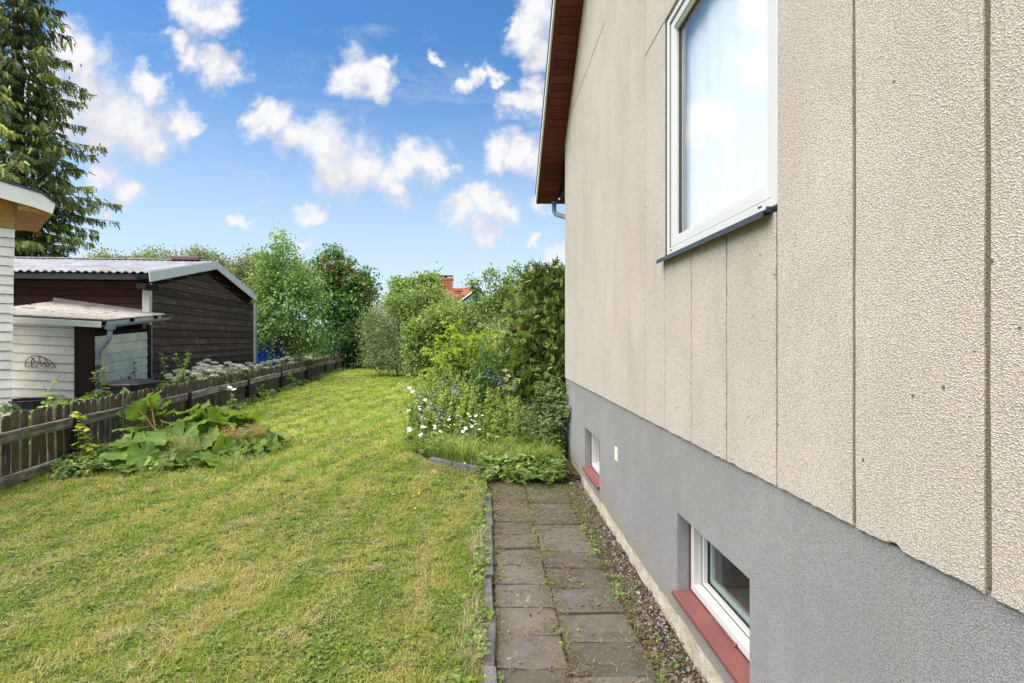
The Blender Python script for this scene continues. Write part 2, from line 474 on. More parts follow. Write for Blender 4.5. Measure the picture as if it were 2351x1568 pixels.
def grass_mat(name, a, b, dry, trans=.35, patch=1.0):
    """blade colour from place: dry cuttings in mowing stripes and patches, fresher green elsewhere, lusher and lightened far off"""
    m, g, out = new_mat(name); v = geopos(g)
    oi = g.n.new('ShaderNodeAttribute'); oi.attribute_name = 'tint'
    # stripes run with the mower, slightly askew to the wall
    x, y, z = g.sep(v)
    wob = g.noise(v, .35, 3)
    s = g.math('ADD', g.math('SUBTRACT', x, g.math('MULTIPLY', y, .10)), g.math('MULTIPLY', wob, .9))
    stripe = g.math('SINE', g.math('MULTIPLY', s, 9.2))
    n1 = g.noise(v, .55, 5, .65); n2 = g.noise(v, 3.2, 4, .65); n3 = g.noise(v, 12, 3, .6)
    k = g.math('ADD', g.math('MULTIPLY', g.math('MULTIPLY_ADD', n1, 1.7, -.35), .45), g.math('ADD', g.math('MULTIPLY', g.math('MULTIPLY_ADD', n2, 1.4, -.2), .5), g.math('MULTIPLY', stripe, .115)))
    k = g.math('ADD', k, g.math('MULTIPLY', g.math('SUBTRACT', oi.outputs['Fac'], .5), .34))
    k = g.math('ADD', k, g.math('MULTIPLY', g.math('SUBTRACT', n3, .5), .2))
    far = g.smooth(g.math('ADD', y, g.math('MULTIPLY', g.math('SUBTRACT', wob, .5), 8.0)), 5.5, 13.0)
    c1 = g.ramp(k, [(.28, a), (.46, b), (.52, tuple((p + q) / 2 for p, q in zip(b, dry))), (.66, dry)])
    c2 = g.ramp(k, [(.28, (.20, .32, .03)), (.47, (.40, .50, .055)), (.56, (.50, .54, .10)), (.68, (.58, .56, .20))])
    c = g.mix(far, c1, c2)  # far grass lusher, its brightness at a glancing view put into the colour
    p = principled(g, c, .6, .25); t = g.n.new('ShaderNodeBsdfTranslucent'); g.put(t.inputs[0], g.mix(1.0, c, (1.15, 1.2, .6), 'MULTIPLY'))
    mx = g.n.new('ShaderNodeMixShader'); mx.inputs[0].default_value = trans
    g.l.new(p, mx.inputs[1]); g.l.new(t.outputs[0], mx.inputs[2]); g.l.new(mx.outputs[0], out.inputs[0]); return m
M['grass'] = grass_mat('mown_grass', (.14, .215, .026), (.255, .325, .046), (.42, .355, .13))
M['tallgrass'] = foliage('tall_grass_blades', [(0, (.06, .095, .018)), (.55, (.115, .165, .03)), (1, (.23, .25, .08))], .4, .5, gain=1.9, patch=True)
M['straw'] = foliage('straw', [(0, (.20, .16, .075)), (.5, (.33, .275, .15)), (1, (.46, .39, .25))], .2, .8)
M['clover'] = foliage('clover_leaves', [(0, (.06, .10, .02)), (.5, (.125, .175, .032)), (1, (.22, .26, .05))], .3, .5, gain=1.15)

M['picket'] = wood('weathered_picket', (.13, .094, .062), (.30, .26, .20), 'z', .32, green=.4)
M['rail'] = wood('weathered_rail', (.15, .125, .095), (.40, .36, .30), 'x', .55, green=.4)
M['post'] = wood('dark_post', (.022, .016, .012), (.06, .05, .04), 'z', .1)
M['plate'] = plain('verdigris_plate', (.20, .21, .10), .6, .25, 20, metal=.3)
M['white_board'] = painted('white_lap_board', (.85, .815, .735), (.42, .38, .27), .5, 'x')
M['white_board_green'] = painted('white_shed_board', (.86, .82, .66), (.34, .33, .20), .5, 'x', green=.45)
M['white_trim'] = painted('white_trim', (.78, .77, .70), (.45, .42, .33), .25, 'x')
M['white_trim_z'] = painted('white_corner_board', (.76, .75, .70), (.40, .38, .30), .35, 'z')
M['raw_wood'] = wood('raw_pine', (.58, .33, .10), (.66, .43, .17), 'x', .3, .7, var=.08)
M['raw_soffit'] = wood('raw_soffit', (.50, .24, .07), (.58, .33, .12), 'x', .3, .7, var=.08)
M['barn_side'] = wood('barn_red_brown', (.075, .03, .02), (.13, .06, .04), 'x', .22, .75, var=.35)
M['barn_gable'] = wood('barn_black_brown', (.125, .076, .052), (.25, .19, .14), 'x', .30, .85, var=.3)
M['barn_dark'] = plain('barn_shadow_board', (.010, .009, .009), .9)  # near-black backing, so the open gaps between boards read as shadow lines
M['brown_post'] = wood('brown_post', (.030, .016, .010), (.05, .03, .02), 'z', .1, .7)
M['black_plastic'] = plain('black_plastic', (.016, .016, .018), .42, .2, 8, spec=.45)
M['tarp_grey'] = plain('dark_grey_plastic', (.03, .033, .038), .5, .25, 8)
def roof_sheet():
    m, g, out = new_mat('painted_roof_sheet'); v = geopos(g)
    t = g.vec('MULTIPLY', v, (1.2, .12, .12))
    n = g.noise(t, 2.2, 5, .65); n2 = g.noise(g.vec('MULTIPLY', v, (9, .3, .3)), 2, 4, .6)
    c = g.ramp(n2, [(.3, (.17, .165, .17)), (.5, (.31, .31, .32)), (.72, (.45, .455, .475))])
    c = g.mix(g.smooth(g.math('ADD', n, g.math('MULTIPLY', n2, .12)), .66, .74), c, (.28, .125, .07))
    c = g.mix(g.math('MULTIPLY', g.smooth(n, .5, .62), .45), c, (.36, .27, .20))
    g.l.new(principled(g, c, .42, .4), out.inputs[0]); return m
M['roof_sheet'] = roof_sheet()
def eternit():
    m, g, out = new_mat('old_fibre_cement'); v = geopos(g)
    n = g.noise(v, 5, 6, .7); f = g.noise(v, 38, 4, .7)
    c = g.ramp(g.math('ADD', g.math('MULTIPLY', n, .5), g.math('MULTIPLY', f, .5)), [(.3, (.13, .11, .09)), (.48, (.34, .31, .27)), (.68, (.52, .48, .42))])
    c = g.mix(g.smooth(g.noise(v, 3.2, 4, .6), .60, .68), c, (.09, .055, .03))
    g.l.new(principled(g, c, .95, .1, bump(g, f, .02, .8)), out.inputs[0]); return m
M['eternit'] = eternit()
def drip():
    m, g, out = new_mat('tarred_fascia'); v, r = objco(g); x, y, z = g.sep(v)
    k = g.noise(g.comb(x, 0., 0.), 9, 3, .7)
    f = g.smooth(g.noise(g.comb(g.math('MULTIPLY', x, 6.), 0., g.math('MULTIPLY', z, 1.2)), 3.2, 3, .6), .5, .54)
    f = g.math('MULTIPLY', g.math('MULTIPLY', f, .75), g.smooth(x, -1.9, .9, 1.0, 0.0))
    c = g.mix(f, (.03, .03, .035), (.36, .37, .42))
    g.l.new(principled(g, c, .5, .35), out.inputs[0]); return m
M['drip'] = drip()
M['rust'] = plain('rusty_wire', (.16, .10, .06), .8, .4, 30)
M['rust_band'] = plain('rusty_band', (.10, .035, .02), .7, .3, 30)
M['blue'] = plain('blue_tarpaulin', (.012, .06, .34), .45, .35, 3, spec=.4, bmp=.6, bscale=6)
M['brick'] = plain('red_brick', (.36, .125, .068), .9, .22, 5, bmp=.4)
M['mortar'] = plain('brick_mortar', (.50, .40, .32), .95, .1)
M['tile'] = plain('red_roof_tile', (.33, .12, .075), .85, .35, 7)
M['tile_dark'] = plain('dark_fascia', (.06, .045, .04), .8, .2)
M['house_white'] = plain('white_house_wall', (.80, .80, .78), .8, .05)
M['sooty'] = plain('sooty_metal', (.13, .09, .08), .6)
M['pole'] = plain('white_flagpole', (.72, .72, .70), .5)
M['gravel'] = foliage('gravel_stones', [(0, (.045, .045, .052)), (.4, (.12, .092, .08)), (.7, (.19, .14, .118)), (1, (.30, .27, .245))], 0.0, .85)
M['litter'] = foliage('dry_litter', [(0, (.06, .042, .024)), (.4, (.15, .105, .055)), (.7, (.26, .20, .11)), (.85, (.16, .17, .06)), (1, (.20, .25, .09))], .1, .9)

L = {}
def fol(key, d, m_, l, trans=.38, rough=.5, hi=None):
    gain = 1.0 if 'petal' in key or 'umbel' in key or 'seed' in key or 'plume' in key or 'brown' in key else 1.1 if key == 'bright_leaves' else 1.75 if key == 'rhubarb_leaf' else 2.6 if key == 'spruce_needles' else 1.9
    L[key] = foliage(key, [(0, d), (.5, m_), (.9, l), (1, hi or l)], trans, rough, gain=gain, patch=key in ('rhubarb_leaf', 'mid_leaves'))
fol('birch_leaves', (.045, .085, .022), (.10, .165, .045), (.19, .255, .085), .4)
fol('lilac_leaves', (.02, .05, .012), (.045, .10, .022), (.12, .19, .035), .3, .4)
fol('spruce_needles', (.012, .022, .007), (.034, .052, .013), (.12, .135, .025), .15, .6, (.17, .19, .035))
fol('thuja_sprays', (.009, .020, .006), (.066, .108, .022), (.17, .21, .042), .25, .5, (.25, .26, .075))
fol('willow_leaves', (.05, .08, .03), (.115, .15, .062), (.20, .25, .11), .35)
fol('hedge_leaves', (.012, .03, .010), (.028, .062, .020), (.07, .12, .03), .25, .4)
fol('bush_leaves', (.04, .07, .02), (.095, .14, .038), (.185, .235, .075), .4)
fol('bright_leaves', (.07, .14, .015), (.16, .27, .03), (.30, .40, .055), .45)
fol('mid_leaves', (.045, .08, .022), (.10, .155, .04), (.20, .25, .075), .4)
fol('dark_leaves', (.012, .032, .010), (.032, .075, .022), (.08, .14, .035), .3, .35)
fol('grey_leaves', (.045, .075, .028), (.095, .14, .052), (.17, .215, .09), .35)
fol('rhubarb_leaf', (.045, .085, .018), (.085, .14, .024), (.17, .22, .045), .45, .48, (.24, .29, .08))
fol('far_leaves', (.055, .075, .035), (.11, .135, .06), (.17, .19, .085), .3)
fol('maple_leaves', (.10, .17, .025), (.20, .25, .03), (.32, .30, .06), .4, .5, (.34, .20, .09))
fol('bellflower_petals', (.17, .13, .34), (.27, .21, .45), (.38, .31, .56), .3, .5)
fol('seed_heads', (.13, .06, .025), (.20, .095, .04), (.27, .14, .06), .2, .8)
fol('brown_sprays', (.32, .13, .05), (.42, .20, .08), (.50, .27, .12), .2, .8)
fol('dry_plume', (.30, .19, .08), (.45, .30, .14), (.58, .42, .23), .3, .8)
fol('white_umbels', (.60, .60, .40), (.84, .82, .68), (.92, .90, .78), .3, .7)
M['petal'] = plain('white_petal', (.86, .86, .84), .6, .03)
M['yolk'] = plain('yellow_disc', (.75, .48, .02), .7, .1)
M['butter'] = plain('buttercup_petal', (.80, .55, .01), .5, .05)
M['stem'] = plain('green_stem', (.10, .17, .04), .6, .2)
M['redstem'] = plain('red_green_stalk', (.22, .12, .05), .6, .3)
B = {'brown': bark('brown_bark', (.035, .026, .018), (.10, .078, .055)), 'birch': bark('birch_bark', (.10, .085, .06), (.46, .42, .34), 6),
     'grey': bark('grey_bark', (.09, .08, .065), (.20, .18, .15)), 'spruce': bark('spruce_bark', (.045, .035, .026), (.12, .095, .07))}
# ------------------------------------------------------------------ ground, lawn sheet, path
XW = 1.27                                   # face of the house wall
WALL_END = 8.93
def grid_sheet(name, xs, ys, zf, mat, label=None, kind='structure'):
    X, Y = np.meshgrid(xs, ys); Z = zf(X, Y)
    V = np.stack([X, Y, Z], -1).reshape(-1, 3); nx, ny = len(xs), len(ys)
    i = np.arange(nx * ny).reshape(ny, nx)
    Fq = np.stack([i[:-1, :-1], i[:-1, 1:], i[1:, 1:], i[1:, :-1]], -1).reshape(-1, 4)
    o = bpy.data.objects.new(name, mesh_np(name, V, [Fq], mat, True)); link(o); o["kind"] = kind
    return o
def wav(X, Y):
    return .012 * np.sin(X * 1.7 + Y * .6) + .01 * np.sin(X * .8 - Y * 1.3 + 1) + .006 * np.sin(X * 4.1 + Y * 3.3)
def lawn_z(X, Y): return .03 + wav(X, Y)
gz = np.concatenate([-np.geomspace(900, 12, 24), np.linspace(-10, 45, 40), np.geomspace(50, 900, 22)])
gx = np.concatenate([-np.geomspace(900, 30, 24), np.linspace(-28, 28, 40), np.geomspace(30, 900, 22)])
ground = grid_sheet('ground', gx, gz, lambda X, Y: np.full_like(X, -.09), M['ground'])
lawn = grid_sheet('lawn', np.linspace(-13, -.03, 90), np.linspace(-4, 37, 200), lawn_z, M['thatch'])
gravel_bed = grid_sheet('gravel_bed', np.linspace(.0, 1.36, 12), np.linspace(-4, 8.0, 60), lambda X, Y: -.035 + .35 * wav(X, Y), M['soil'])

def bed_left(y):                            # left edge of the planted bed
    return np.interp(y, [7.75, 8.6, 9.3, 20, 34], [-.1, -.95, -1.4, -2.55, -4.1])
def bed_sheet():
    ys = np.linspace(7.75, 36, 60); V = []
    for y in ys:
        l = bed_left(y); r = 1.28 if y < 9.1 else 14
        for t in np.linspace(0, 1, 14):
            V.append([l + (r - l) * t, y + (0.0 if y > 8.7 else -.25 * t * (8.7 - y)), .10 + .02 * math.sin(9 * t + y)])
    i = np.arange(len(V)).reshape(60, 14)
    Fq = np.stack([i[:-1, :-1], i[:-1, 1:], i[1:, 1:], i[1:, :-1]], -1).reshape(-1, 4)
    o = bpy.data.objects.new('flower_bed', mesh_np('flower_bed', V, [Fq], M['soil'], True)); link(o); o["kind"] = 'structure'
bed_sheet()

path = bpy.data.objects.new('path', None); link(path, None, (.48, 5, 0)); path["kind"] = 'structure'
def slab_mesh(w, l, seed):
    r = np.random.default_rng(seed); bm = bmesh.new()
    bmesh.ops.create_cube(bm, size=1)
    for v in bm.verts: v.co = Vector((v.co.x * w, v.co.y * l, v.co.z * .05))
    bmesh.ops.subdivide_edges(bm, edges=[e for e in bm.edges if abs((e.verts[0].co - e.verts[1].co).z) < .01], cuts=3, use_grid_fill=True)
    for v in bm.verts:
        ex = abs(abs(v.co.x) - w / 2) < 1e-4; ey = abs(abs(v.co.y) - l / 2) < 1e-4
        if ex: v.co.x *= 1 - abs(r.normal(0, .006))
        if ey: v.co.y *= 1 - abs(r.normal(0, .008))
        if (ex or ey) and v.co.z > 0: v.co.z -= abs(r.normal(.003, .003))
        if ex and ey: v.co.x *= 1 - abs(r.normal(.012, .012)); v.co.y *= 1 - abs(r.normal(.012, .015))
        if v.co.z > 0: v.co.z += r.normal(0, .0012)
    me = bpy.data.meshes.new('paving_slab'); bm.to_mesh(me); bm.free(); me.materials.append(M['slab']); return me
slabs_l = [slab_mesh(.435, .36, s) for s in range(5)]; slabs_r = [slab_mesh(.495, .36, s + 9) for s in range(5)]
for k in range(16):
    y = 1.95 + k * .372
    put('paving_slab', slabs_l[k % 5], path, (.265 + random.uniform(-.008, .008), y, -.025 + random.uniform(-.006, .004)), (R(random.uniform(-1, 1)), R(random.uniform(-.8, .8)), R(random.uniform(-.8, .8)) + (math.pi if k % 2 else 0)))
    put('paving_slab', slabs_r[(k * 2) % 5], path, (.748 + random.uniform(-.014, .012), y - .085 + .012 * math.sin(k), -.022 + random.uniform(-.006, .006)), (R(random.uniform(-1.1, 1.1)), R(random.uniform(-.9, .9)), R(random.uniform(-1.2, 1.2)) + (math.pi if k % 3 else 0)))

def kerb_run(name, pts, ln, hgt, wid, ztop):
    """row of kerb stones along a polyline, each its own piece"""
    root = bpy.data.objects.new(name, None); link(root, None, (*pts[0], 0)); root["kind"] = 'structure'
    for (a, b) in zip(pts[:-1], pts[1:]):
        a, b = np.array(a, float), np.array(b, float); L_ = np.linalg.norm(b - a); n = max(1, round(L_ / ln)); ang = math.atan2(b[1] - a[1], b[0] - a[0])
        for i in range(n):
            c = a + (b - a) * (i + .5) / n
            mb = MB().box((0, 0, 0), (L_ / n - .012, wid, hgt), bev=.009)
            V = mb.v[0]; V += np.random.default_rng(i + 3).normal(0, .0025, V.shape)
            me = mb.mesh('kerb_stone', M['kerb'])
            put('kerb_stone', me, root, (c[0] + random.uniform(-.006, .006), c[1], ztop - hgt / 2 + random.uniform(-.012, .008)), (R(random.uniform(-3, 3)), R(random.uniform(-1, 1)), ang + R(random.uniform(-1.2, 1.2))))
    return root
kerb_run('path_kerb', [(.005, 1.4), (.0, 6.75)], .62, .14, .075, .062)
kerb_run('bed_kerb', [(-.92, 8.5), (-.14, 7.84), (.98, 7.55)], .5, .2, .09, .13)

# ------------------------------------------------------------------ the house on the right
house = thing('house', 'beige pebble-rendered house with grey plinth, white windows and red-brown eaves along the path', 'house', (XW, 4.0, 0))
PL = 1.342                                  # top of the plinth
SLOPE = .715
EAVE_Y, EAVE_Z, RX = 9.93, H + 2.53, XW - .35
def roof_z(y): return EAVE_Z + SLOPE * (EAVE_Y - y) if y > RIDGE_Y else EAVE_Z + SLOPE * (y - (2 * RIDGE_Y - EAVE_Y))
RIDGE_Y = 3.4
BACK_Y = 2 * RIDGE_Y - WALL_END

WIN_Y0, WIN_Y1, WIN_Z0, WIN_Z1 = 2.372, 3.868, 2.575, 4.285
def panel(y0, y1, z0, z1a, z1b, ragged=True):
    """one wall panel: bottom z0, top z1a at y0 and z1b at y1, with a chamfered front"""
    g_ = .0095; y0 += g_; y1 -= g_
    nb = max(4, int((y1 - y0) / .022)); r = np.random.default_rng(int(y0 * 1000) % 9999 + int(z0 * 10))
    ys = np.linspace(y0, y1, nb)
    j = r.normal(0, .0020, nb) + .0014 * np.sin(ys * 23) if ragged else np.zeros(nb)
    if ragged and abs(y0 - 1.37) < .05: j[nb * 6 // 10: nb * 7 // 10] += .012    # chipped spot
    if ragged and abs(y0 - 2.87) < .05: j[nb * 3 // 10: nb * 4 // 10] -= .006
    bot = [(y, z0 + dz) for y, dz in zip(ys, j)]
    nv = 26
    edge = lambda: r.normal(0, .0011, nv)
    right = [(y1 + e, z) for z, e in zip(np.linspace(z0 + .03, z1b, nv), edge() * 1.8)]
    left = [(y0 + e, z) for z, e in zip(np.linspace(z1a, z0 + .03, nv), edge())]
    P = np.array(bot + right + left)
    c = np.array([(y0 + y1) / 2, 0]); n = len(P)
    Q = P.copy(); ins = .006
    Q[:, 0] = np.where(P[:, 0] < y0 + .01, P[:, 0] + ins, np.where(P[:, 0] > y1 - .01, P[:, 0] - ins, P[:, 0]))
    Q[:nb, 1] += ins
    back = np.column_stack([np.full(n, XW + .05), P]); mid = np.column_stack([np.full(n, XW + .006), P]); front = np.column_stack([np.full(n, XW), Q])
    mb = MB(); mb.add(np.vstack([back, mid, front]), [tuple(range(2 * n + n - 1, 2 * n - 1, -1))] +
           [(a, (a + 1) % n, n + (a + 1) % n, n + a) for a in range(n)] + [(n + a, n + (a + 1) % n, 2 * n + (a + 1) % n, 2 * n + a) for a in range(n)])
    # orientation: make the front face -X
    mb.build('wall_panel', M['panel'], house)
y = 1.37 - .5 * 9
edges = []
while y < WALL_END - .1: edges.append(y); y += .5
edges[0] = BACK_Y; edges[-1] = 8.87 if WALL_END - edges[-1] < .2 else edges[-1]
edges.append(WALL_END)
if edges[-1] - edges[-2] < .1: edges.pop(-2)
CRACK = 5.46
for y0, y1 in zip(edges[:-1], edges[1:]):
    za, zb = roof_z(y0) + .02, roof_z(y1) + .02
    inwin = y0 > WIN_Y0 - .06 and y1 < WIN_Y1 + .06
    if inwin:
        panel(y0, y1, PL, WIN_Z0 - .012, WIN_Z0 - .012); panel(y0, y1, WIN_Z1 + .006, za, zb, False)
    elif abs(y0 - 3.87) < .06:
        panel(y0, y1, PL, WIN_Z1, WIN_Z1); panel(y0, y1, WIN_Z1 + .010, za, zb, False)
    elif y0 > 5.8 and y1 < 8.5:
        panel(y0, y1, PL, CRACK, CRACK); panel(y0, y1, CRACK + .013, za, zb, False)
    else:
        panel(y0, y1, PL, za, zb)
# mortar behind the joints, with the window opening left free
mb = MB(); xb0, xb1 = XW + .011, XW + .045
def wallbit(mb, y0, y1, z0a, z0b, z1a, z1b, xa=xb0, xb=xb1):
    mb.prism([(xa, y0, z0a), (xa, y1, z0b), (xa, y1, z1b), (xa, y0, z1a)], (xb - xa, 0, 0))
wallbit(mb, BACK_Y + .01, RIDGE_Y if RIDGE_Y < WIN_Y0 else WIN_Y0, PL + .02, PL + .02, roof_z(BACK_Y) - .02, roof_z(WIN_Y0) - .02) if RIDGE_Y > WIN_Y0 else None
wallbit(mb, WIN_Y0, WIN_Y1, PL + .02, PL + .02, WIN_Z0 - .02, WIN_Z0 - .02)
wallbit(mb, WIN_Y0, RIDGE_Y, WIN_Z1 + .02, WIN_Z1 + .02, roof_z(WIN_Y0) - .02, roof_z(RIDGE_Y) - .02)
wallbit(mb, RIDGE_Y, WIN_Y1, WIN_Z1 + .02, WIN_Z1 + .02, roof_z(RIDGE_Y) - .02, roof_z(WIN_Y1) - .02)
wallbit(mb, WIN_Y1, WALL_END - .01, PL + .02, PL + .02, roof_z(WIN_Y1) - .02, roof_z(WALL_END) - .02)
mb.build('joint_mortar', M['joint'], house)

# plinth with two cellar window openings
CW = [(2.64, 3.652), (6.22, 7.165)]; CZ0, CZ1 = .285, .815
XP = XW + .016
mb = MB(); ys = [BACK_Y] + [v for w in CW for v in w] + [WALL_END - .004]
FOOT = .125
def plinth_cell(y0, y1, z0, z1, ragged=False):
    if not ragged: mb.prism([(XP, y0, z0), (XP, y1, z0), (XP, y1, z1), (XP, y0, z1)], (.26, 0, 0)); return
    n = max(3, int((y1 - y0) / .03)); yy = np.linspace(y0, y1, n)
    r = np.random.default_rng(int(y0 * 100) % 997)
    zz = z0 + np.cumsum(r.normal(0, .004, n)); zz = z0 + (zz - zz.mean()) * .6 + r.normal(0, .003, n)
    mb.prism([(XP, a, b) for a, b in zip(yy, zz)] + [(XP, y1, z1), (XP, y0, z1)], (.26, 0, 0))
for i, (y0, y1) in enumerate(zip(ys[:-1], ys[1:])):
    if i % 2: plinth_cell(y0, y1, CZ1, PL); plinth_cell(y0, y1, FOOT, CZ0 - .02, True)
    else: plinth_cell(y0, y1, FOOT, PL, True)
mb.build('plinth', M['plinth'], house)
mb = MB(); n = 120; yy = np.linspace(BACK_Y + .002, WALL_END - .006, n)
jit = .004 * np.sin(yy * 7) + np.random.default_rng(2).normal(0, .003, n)
for z0, z1, dx in ((-.25, .20, -.006),):
    P = np.column_stack([XP + dx + jit, yy]);
    V = np.vstack([np.column_stack([P, np.full(n, z0)]), np.column_stack([P + [[.020, 0]], np.full(n, z1)])])
    mb.add(V, [(a + 1, a, n + a, n + a + 1) for a in range(n - 1)])
mb.build('footing', M['footing'], house)

def cellar_window(y0, y1):
    w = thing('tmp', None, None); bpy.data.objects.remove(w)
    xf = XP + .088                           # front of the frame
    fr = MB(); t = .052; z0, z1 = CZ0 + .012, CZ1
    for (ya, yb, za, zb) in ((y0, y0 + t, z0, z1), (y1 - t, y1, z0, z1), (y0 + t, y1 - t, z0, z0 + t), (y0 + t, y1 - t, z1 - t, z1)):
        fr.box((xf + .03, (ya + yb) / 2, (za + zb) / 2), (.06, yb - ya, zb - za), bev=.004)
    win = fr.build('cellar_window', M['pvc'], house)
    # rebate rows of the inner sash
    s = MB(); a, b = y0 + t, y1 - t; c, d = z0 + t, z1 - t; q = .022
    for (ya, yb, za, zb) in ((a, a + q, c, d), (b - q, b, c, d), (a + q, b - q, c, c + q), (a + q, b - q, d - q, d)):
        s.box((xf + .075, (ya + yb) / 2, (za + zb) / 2), (.03, yb - ya - .001, zb - za - .001), bev=.003)
    s.build('sash', M['pvc'], win)
    s = MB(); e = .012
    for (ya, yb, za, zb) in ((a + q, a + q + .03, c + q, d - q), (b - q - .03, b - q, c + q, d - q), (a + q + .03, b - q - .03, c + q, c + q + .03), (a + q + .03, b - q - .03, d - q - .03, d - q)):
        s.box((xf + .115, (ya + yb) / 2, (za + zb) / 2), (.022, yb - ya - .001, zb - za - .001), bev=.003)
    s.build('inner_sash', M['pvc'], win)
    p = MB().box((xf + .098, (y0 + y1) / 2, (z0 + z1) / 2), (.004, b - a - 2 * q + .004, d - c - 2 * q + .004)); p.build('pane', M['glass_low'], win)
    r = MB().box((xf + .012, y1 - .006 + .0, (z0 + z1) / 2), (.03, .010, z1 - z0)); 
    lin_ = MB()
    lin_.box((xf - .004, y1 - .007, (z0 + z1) / 2 + .004), (.010, .010, z1 - z0 + .004)); lin_.box((xf - .004, (y0 + y1) / 2, z0 - .006), (.012, y1 - y0 - .02, .014))
    lin_.build('frame_lining', M['red_wood'], win)
    # sloping sheet-metal sill with a folded front edge
    sl = MB(); prof = [(xf + .004, CZ0 + .010), (XP - .034, CZ0 - .010), (XP - .034, CZ0 - .034), (XP - .028, CZ0 - .034), (XP - .028, CZ0 - .015), (xf + .004, CZ0 + .003)]
    sl.prism([(x, y0 - .012, z) for x, z in prof], (0, (y1 - y0) + .03, 0))
    sl.build('window_sill', M['red_sill'], win)
    if y0 < 4:
        hk = MB(); yc = y0 + .34
        hk.tube([(xf - .012, yc - .02, CZ0 + .02), (xf - .014, yc + .1, CZ0 + .022), (xf - .013, yc + .27, CZ0 + .018), (xf - .02, yc + .29, CZ0 + .03)], .0045, 6)
        hk.tube([(xf - .006, yc - .02, CZ0 + .03), (xf - .02, yc - .025, CZ0 + .015)], .007, 6); hk.build('window_hook', M['red_sill'], win)
    # what lies behind: a dim cellar room
    rm = MB(); x0, x1 = xf + .13, xf + 1.6
    ya, yb, za, zb = y0 - .25, y1 + .9, -.5, 1.1
    rm.quad((x1, ya, za), (x1, yb, za), (x1, yb, zb), (x1, ya, zb)); rm.quad((x0, yb, za), (x0, yb, zb), (x1, yb, zb), (x1, yb, za))
    rm.quad((x0, ya, za), (x1, ya, za), (x1, ya, zb), (x0, ya, zb)); rm.quad((x0, ya, zb), (x1, ya, zb), (x1, yb, zb), (x0, yb, zb)); rm.quad((x0, ya, za), (x0, yb, za), (x1, yb, za), (x1, ya, za))
    rm.build('cellar_room', M['cellar'], house)
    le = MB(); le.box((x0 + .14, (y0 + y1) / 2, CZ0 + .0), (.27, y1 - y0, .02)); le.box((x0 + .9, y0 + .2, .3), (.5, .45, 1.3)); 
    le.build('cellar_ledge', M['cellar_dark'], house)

def glass(name, refl, tint):
    """window glass: mirror-like part by viewing angle over a clear part"""
    m, g, out = new_mat(name)
    fr = g.n.new('ShaderNodeFresnel'); bf = g.n.new('ShaderNodeNewGeometry').outputs['Backfacing']
    g.put(fr.inputs[0], g.lin(bf, 0, 1, refl, 1 / refl))
    gl = g.n.new('ShaderNodeBsdfGlossy'); gl.inputs['Roughness'].default_value = .0; gl.inputs[0].default_value = (1, 1, 1, 1)
    tr = g.n.new('ShaderNodeBsdfTransparent'); tr.inputs[0].default_value = (*tint, 1)
    mx = g.n.new('ShaderNodeMixShader'); g.l.new(fr.outputs[0], mx.inputs[0]); g.l.new(tr.outputs[0], mx.inputs[1]); g.l.new(gl.outputs[0], mx.inputs[2])
    g.l.new(mx.outputs[0], out.inputs[0]); return m
M['glass'] = glass('window_glass', 1.7, (.97, .98, .98)); M['glass_low'] = glass('cellar_glass', 1.33, (.80, .86, .84))
for a, b in CW: cellar_window(a, b)

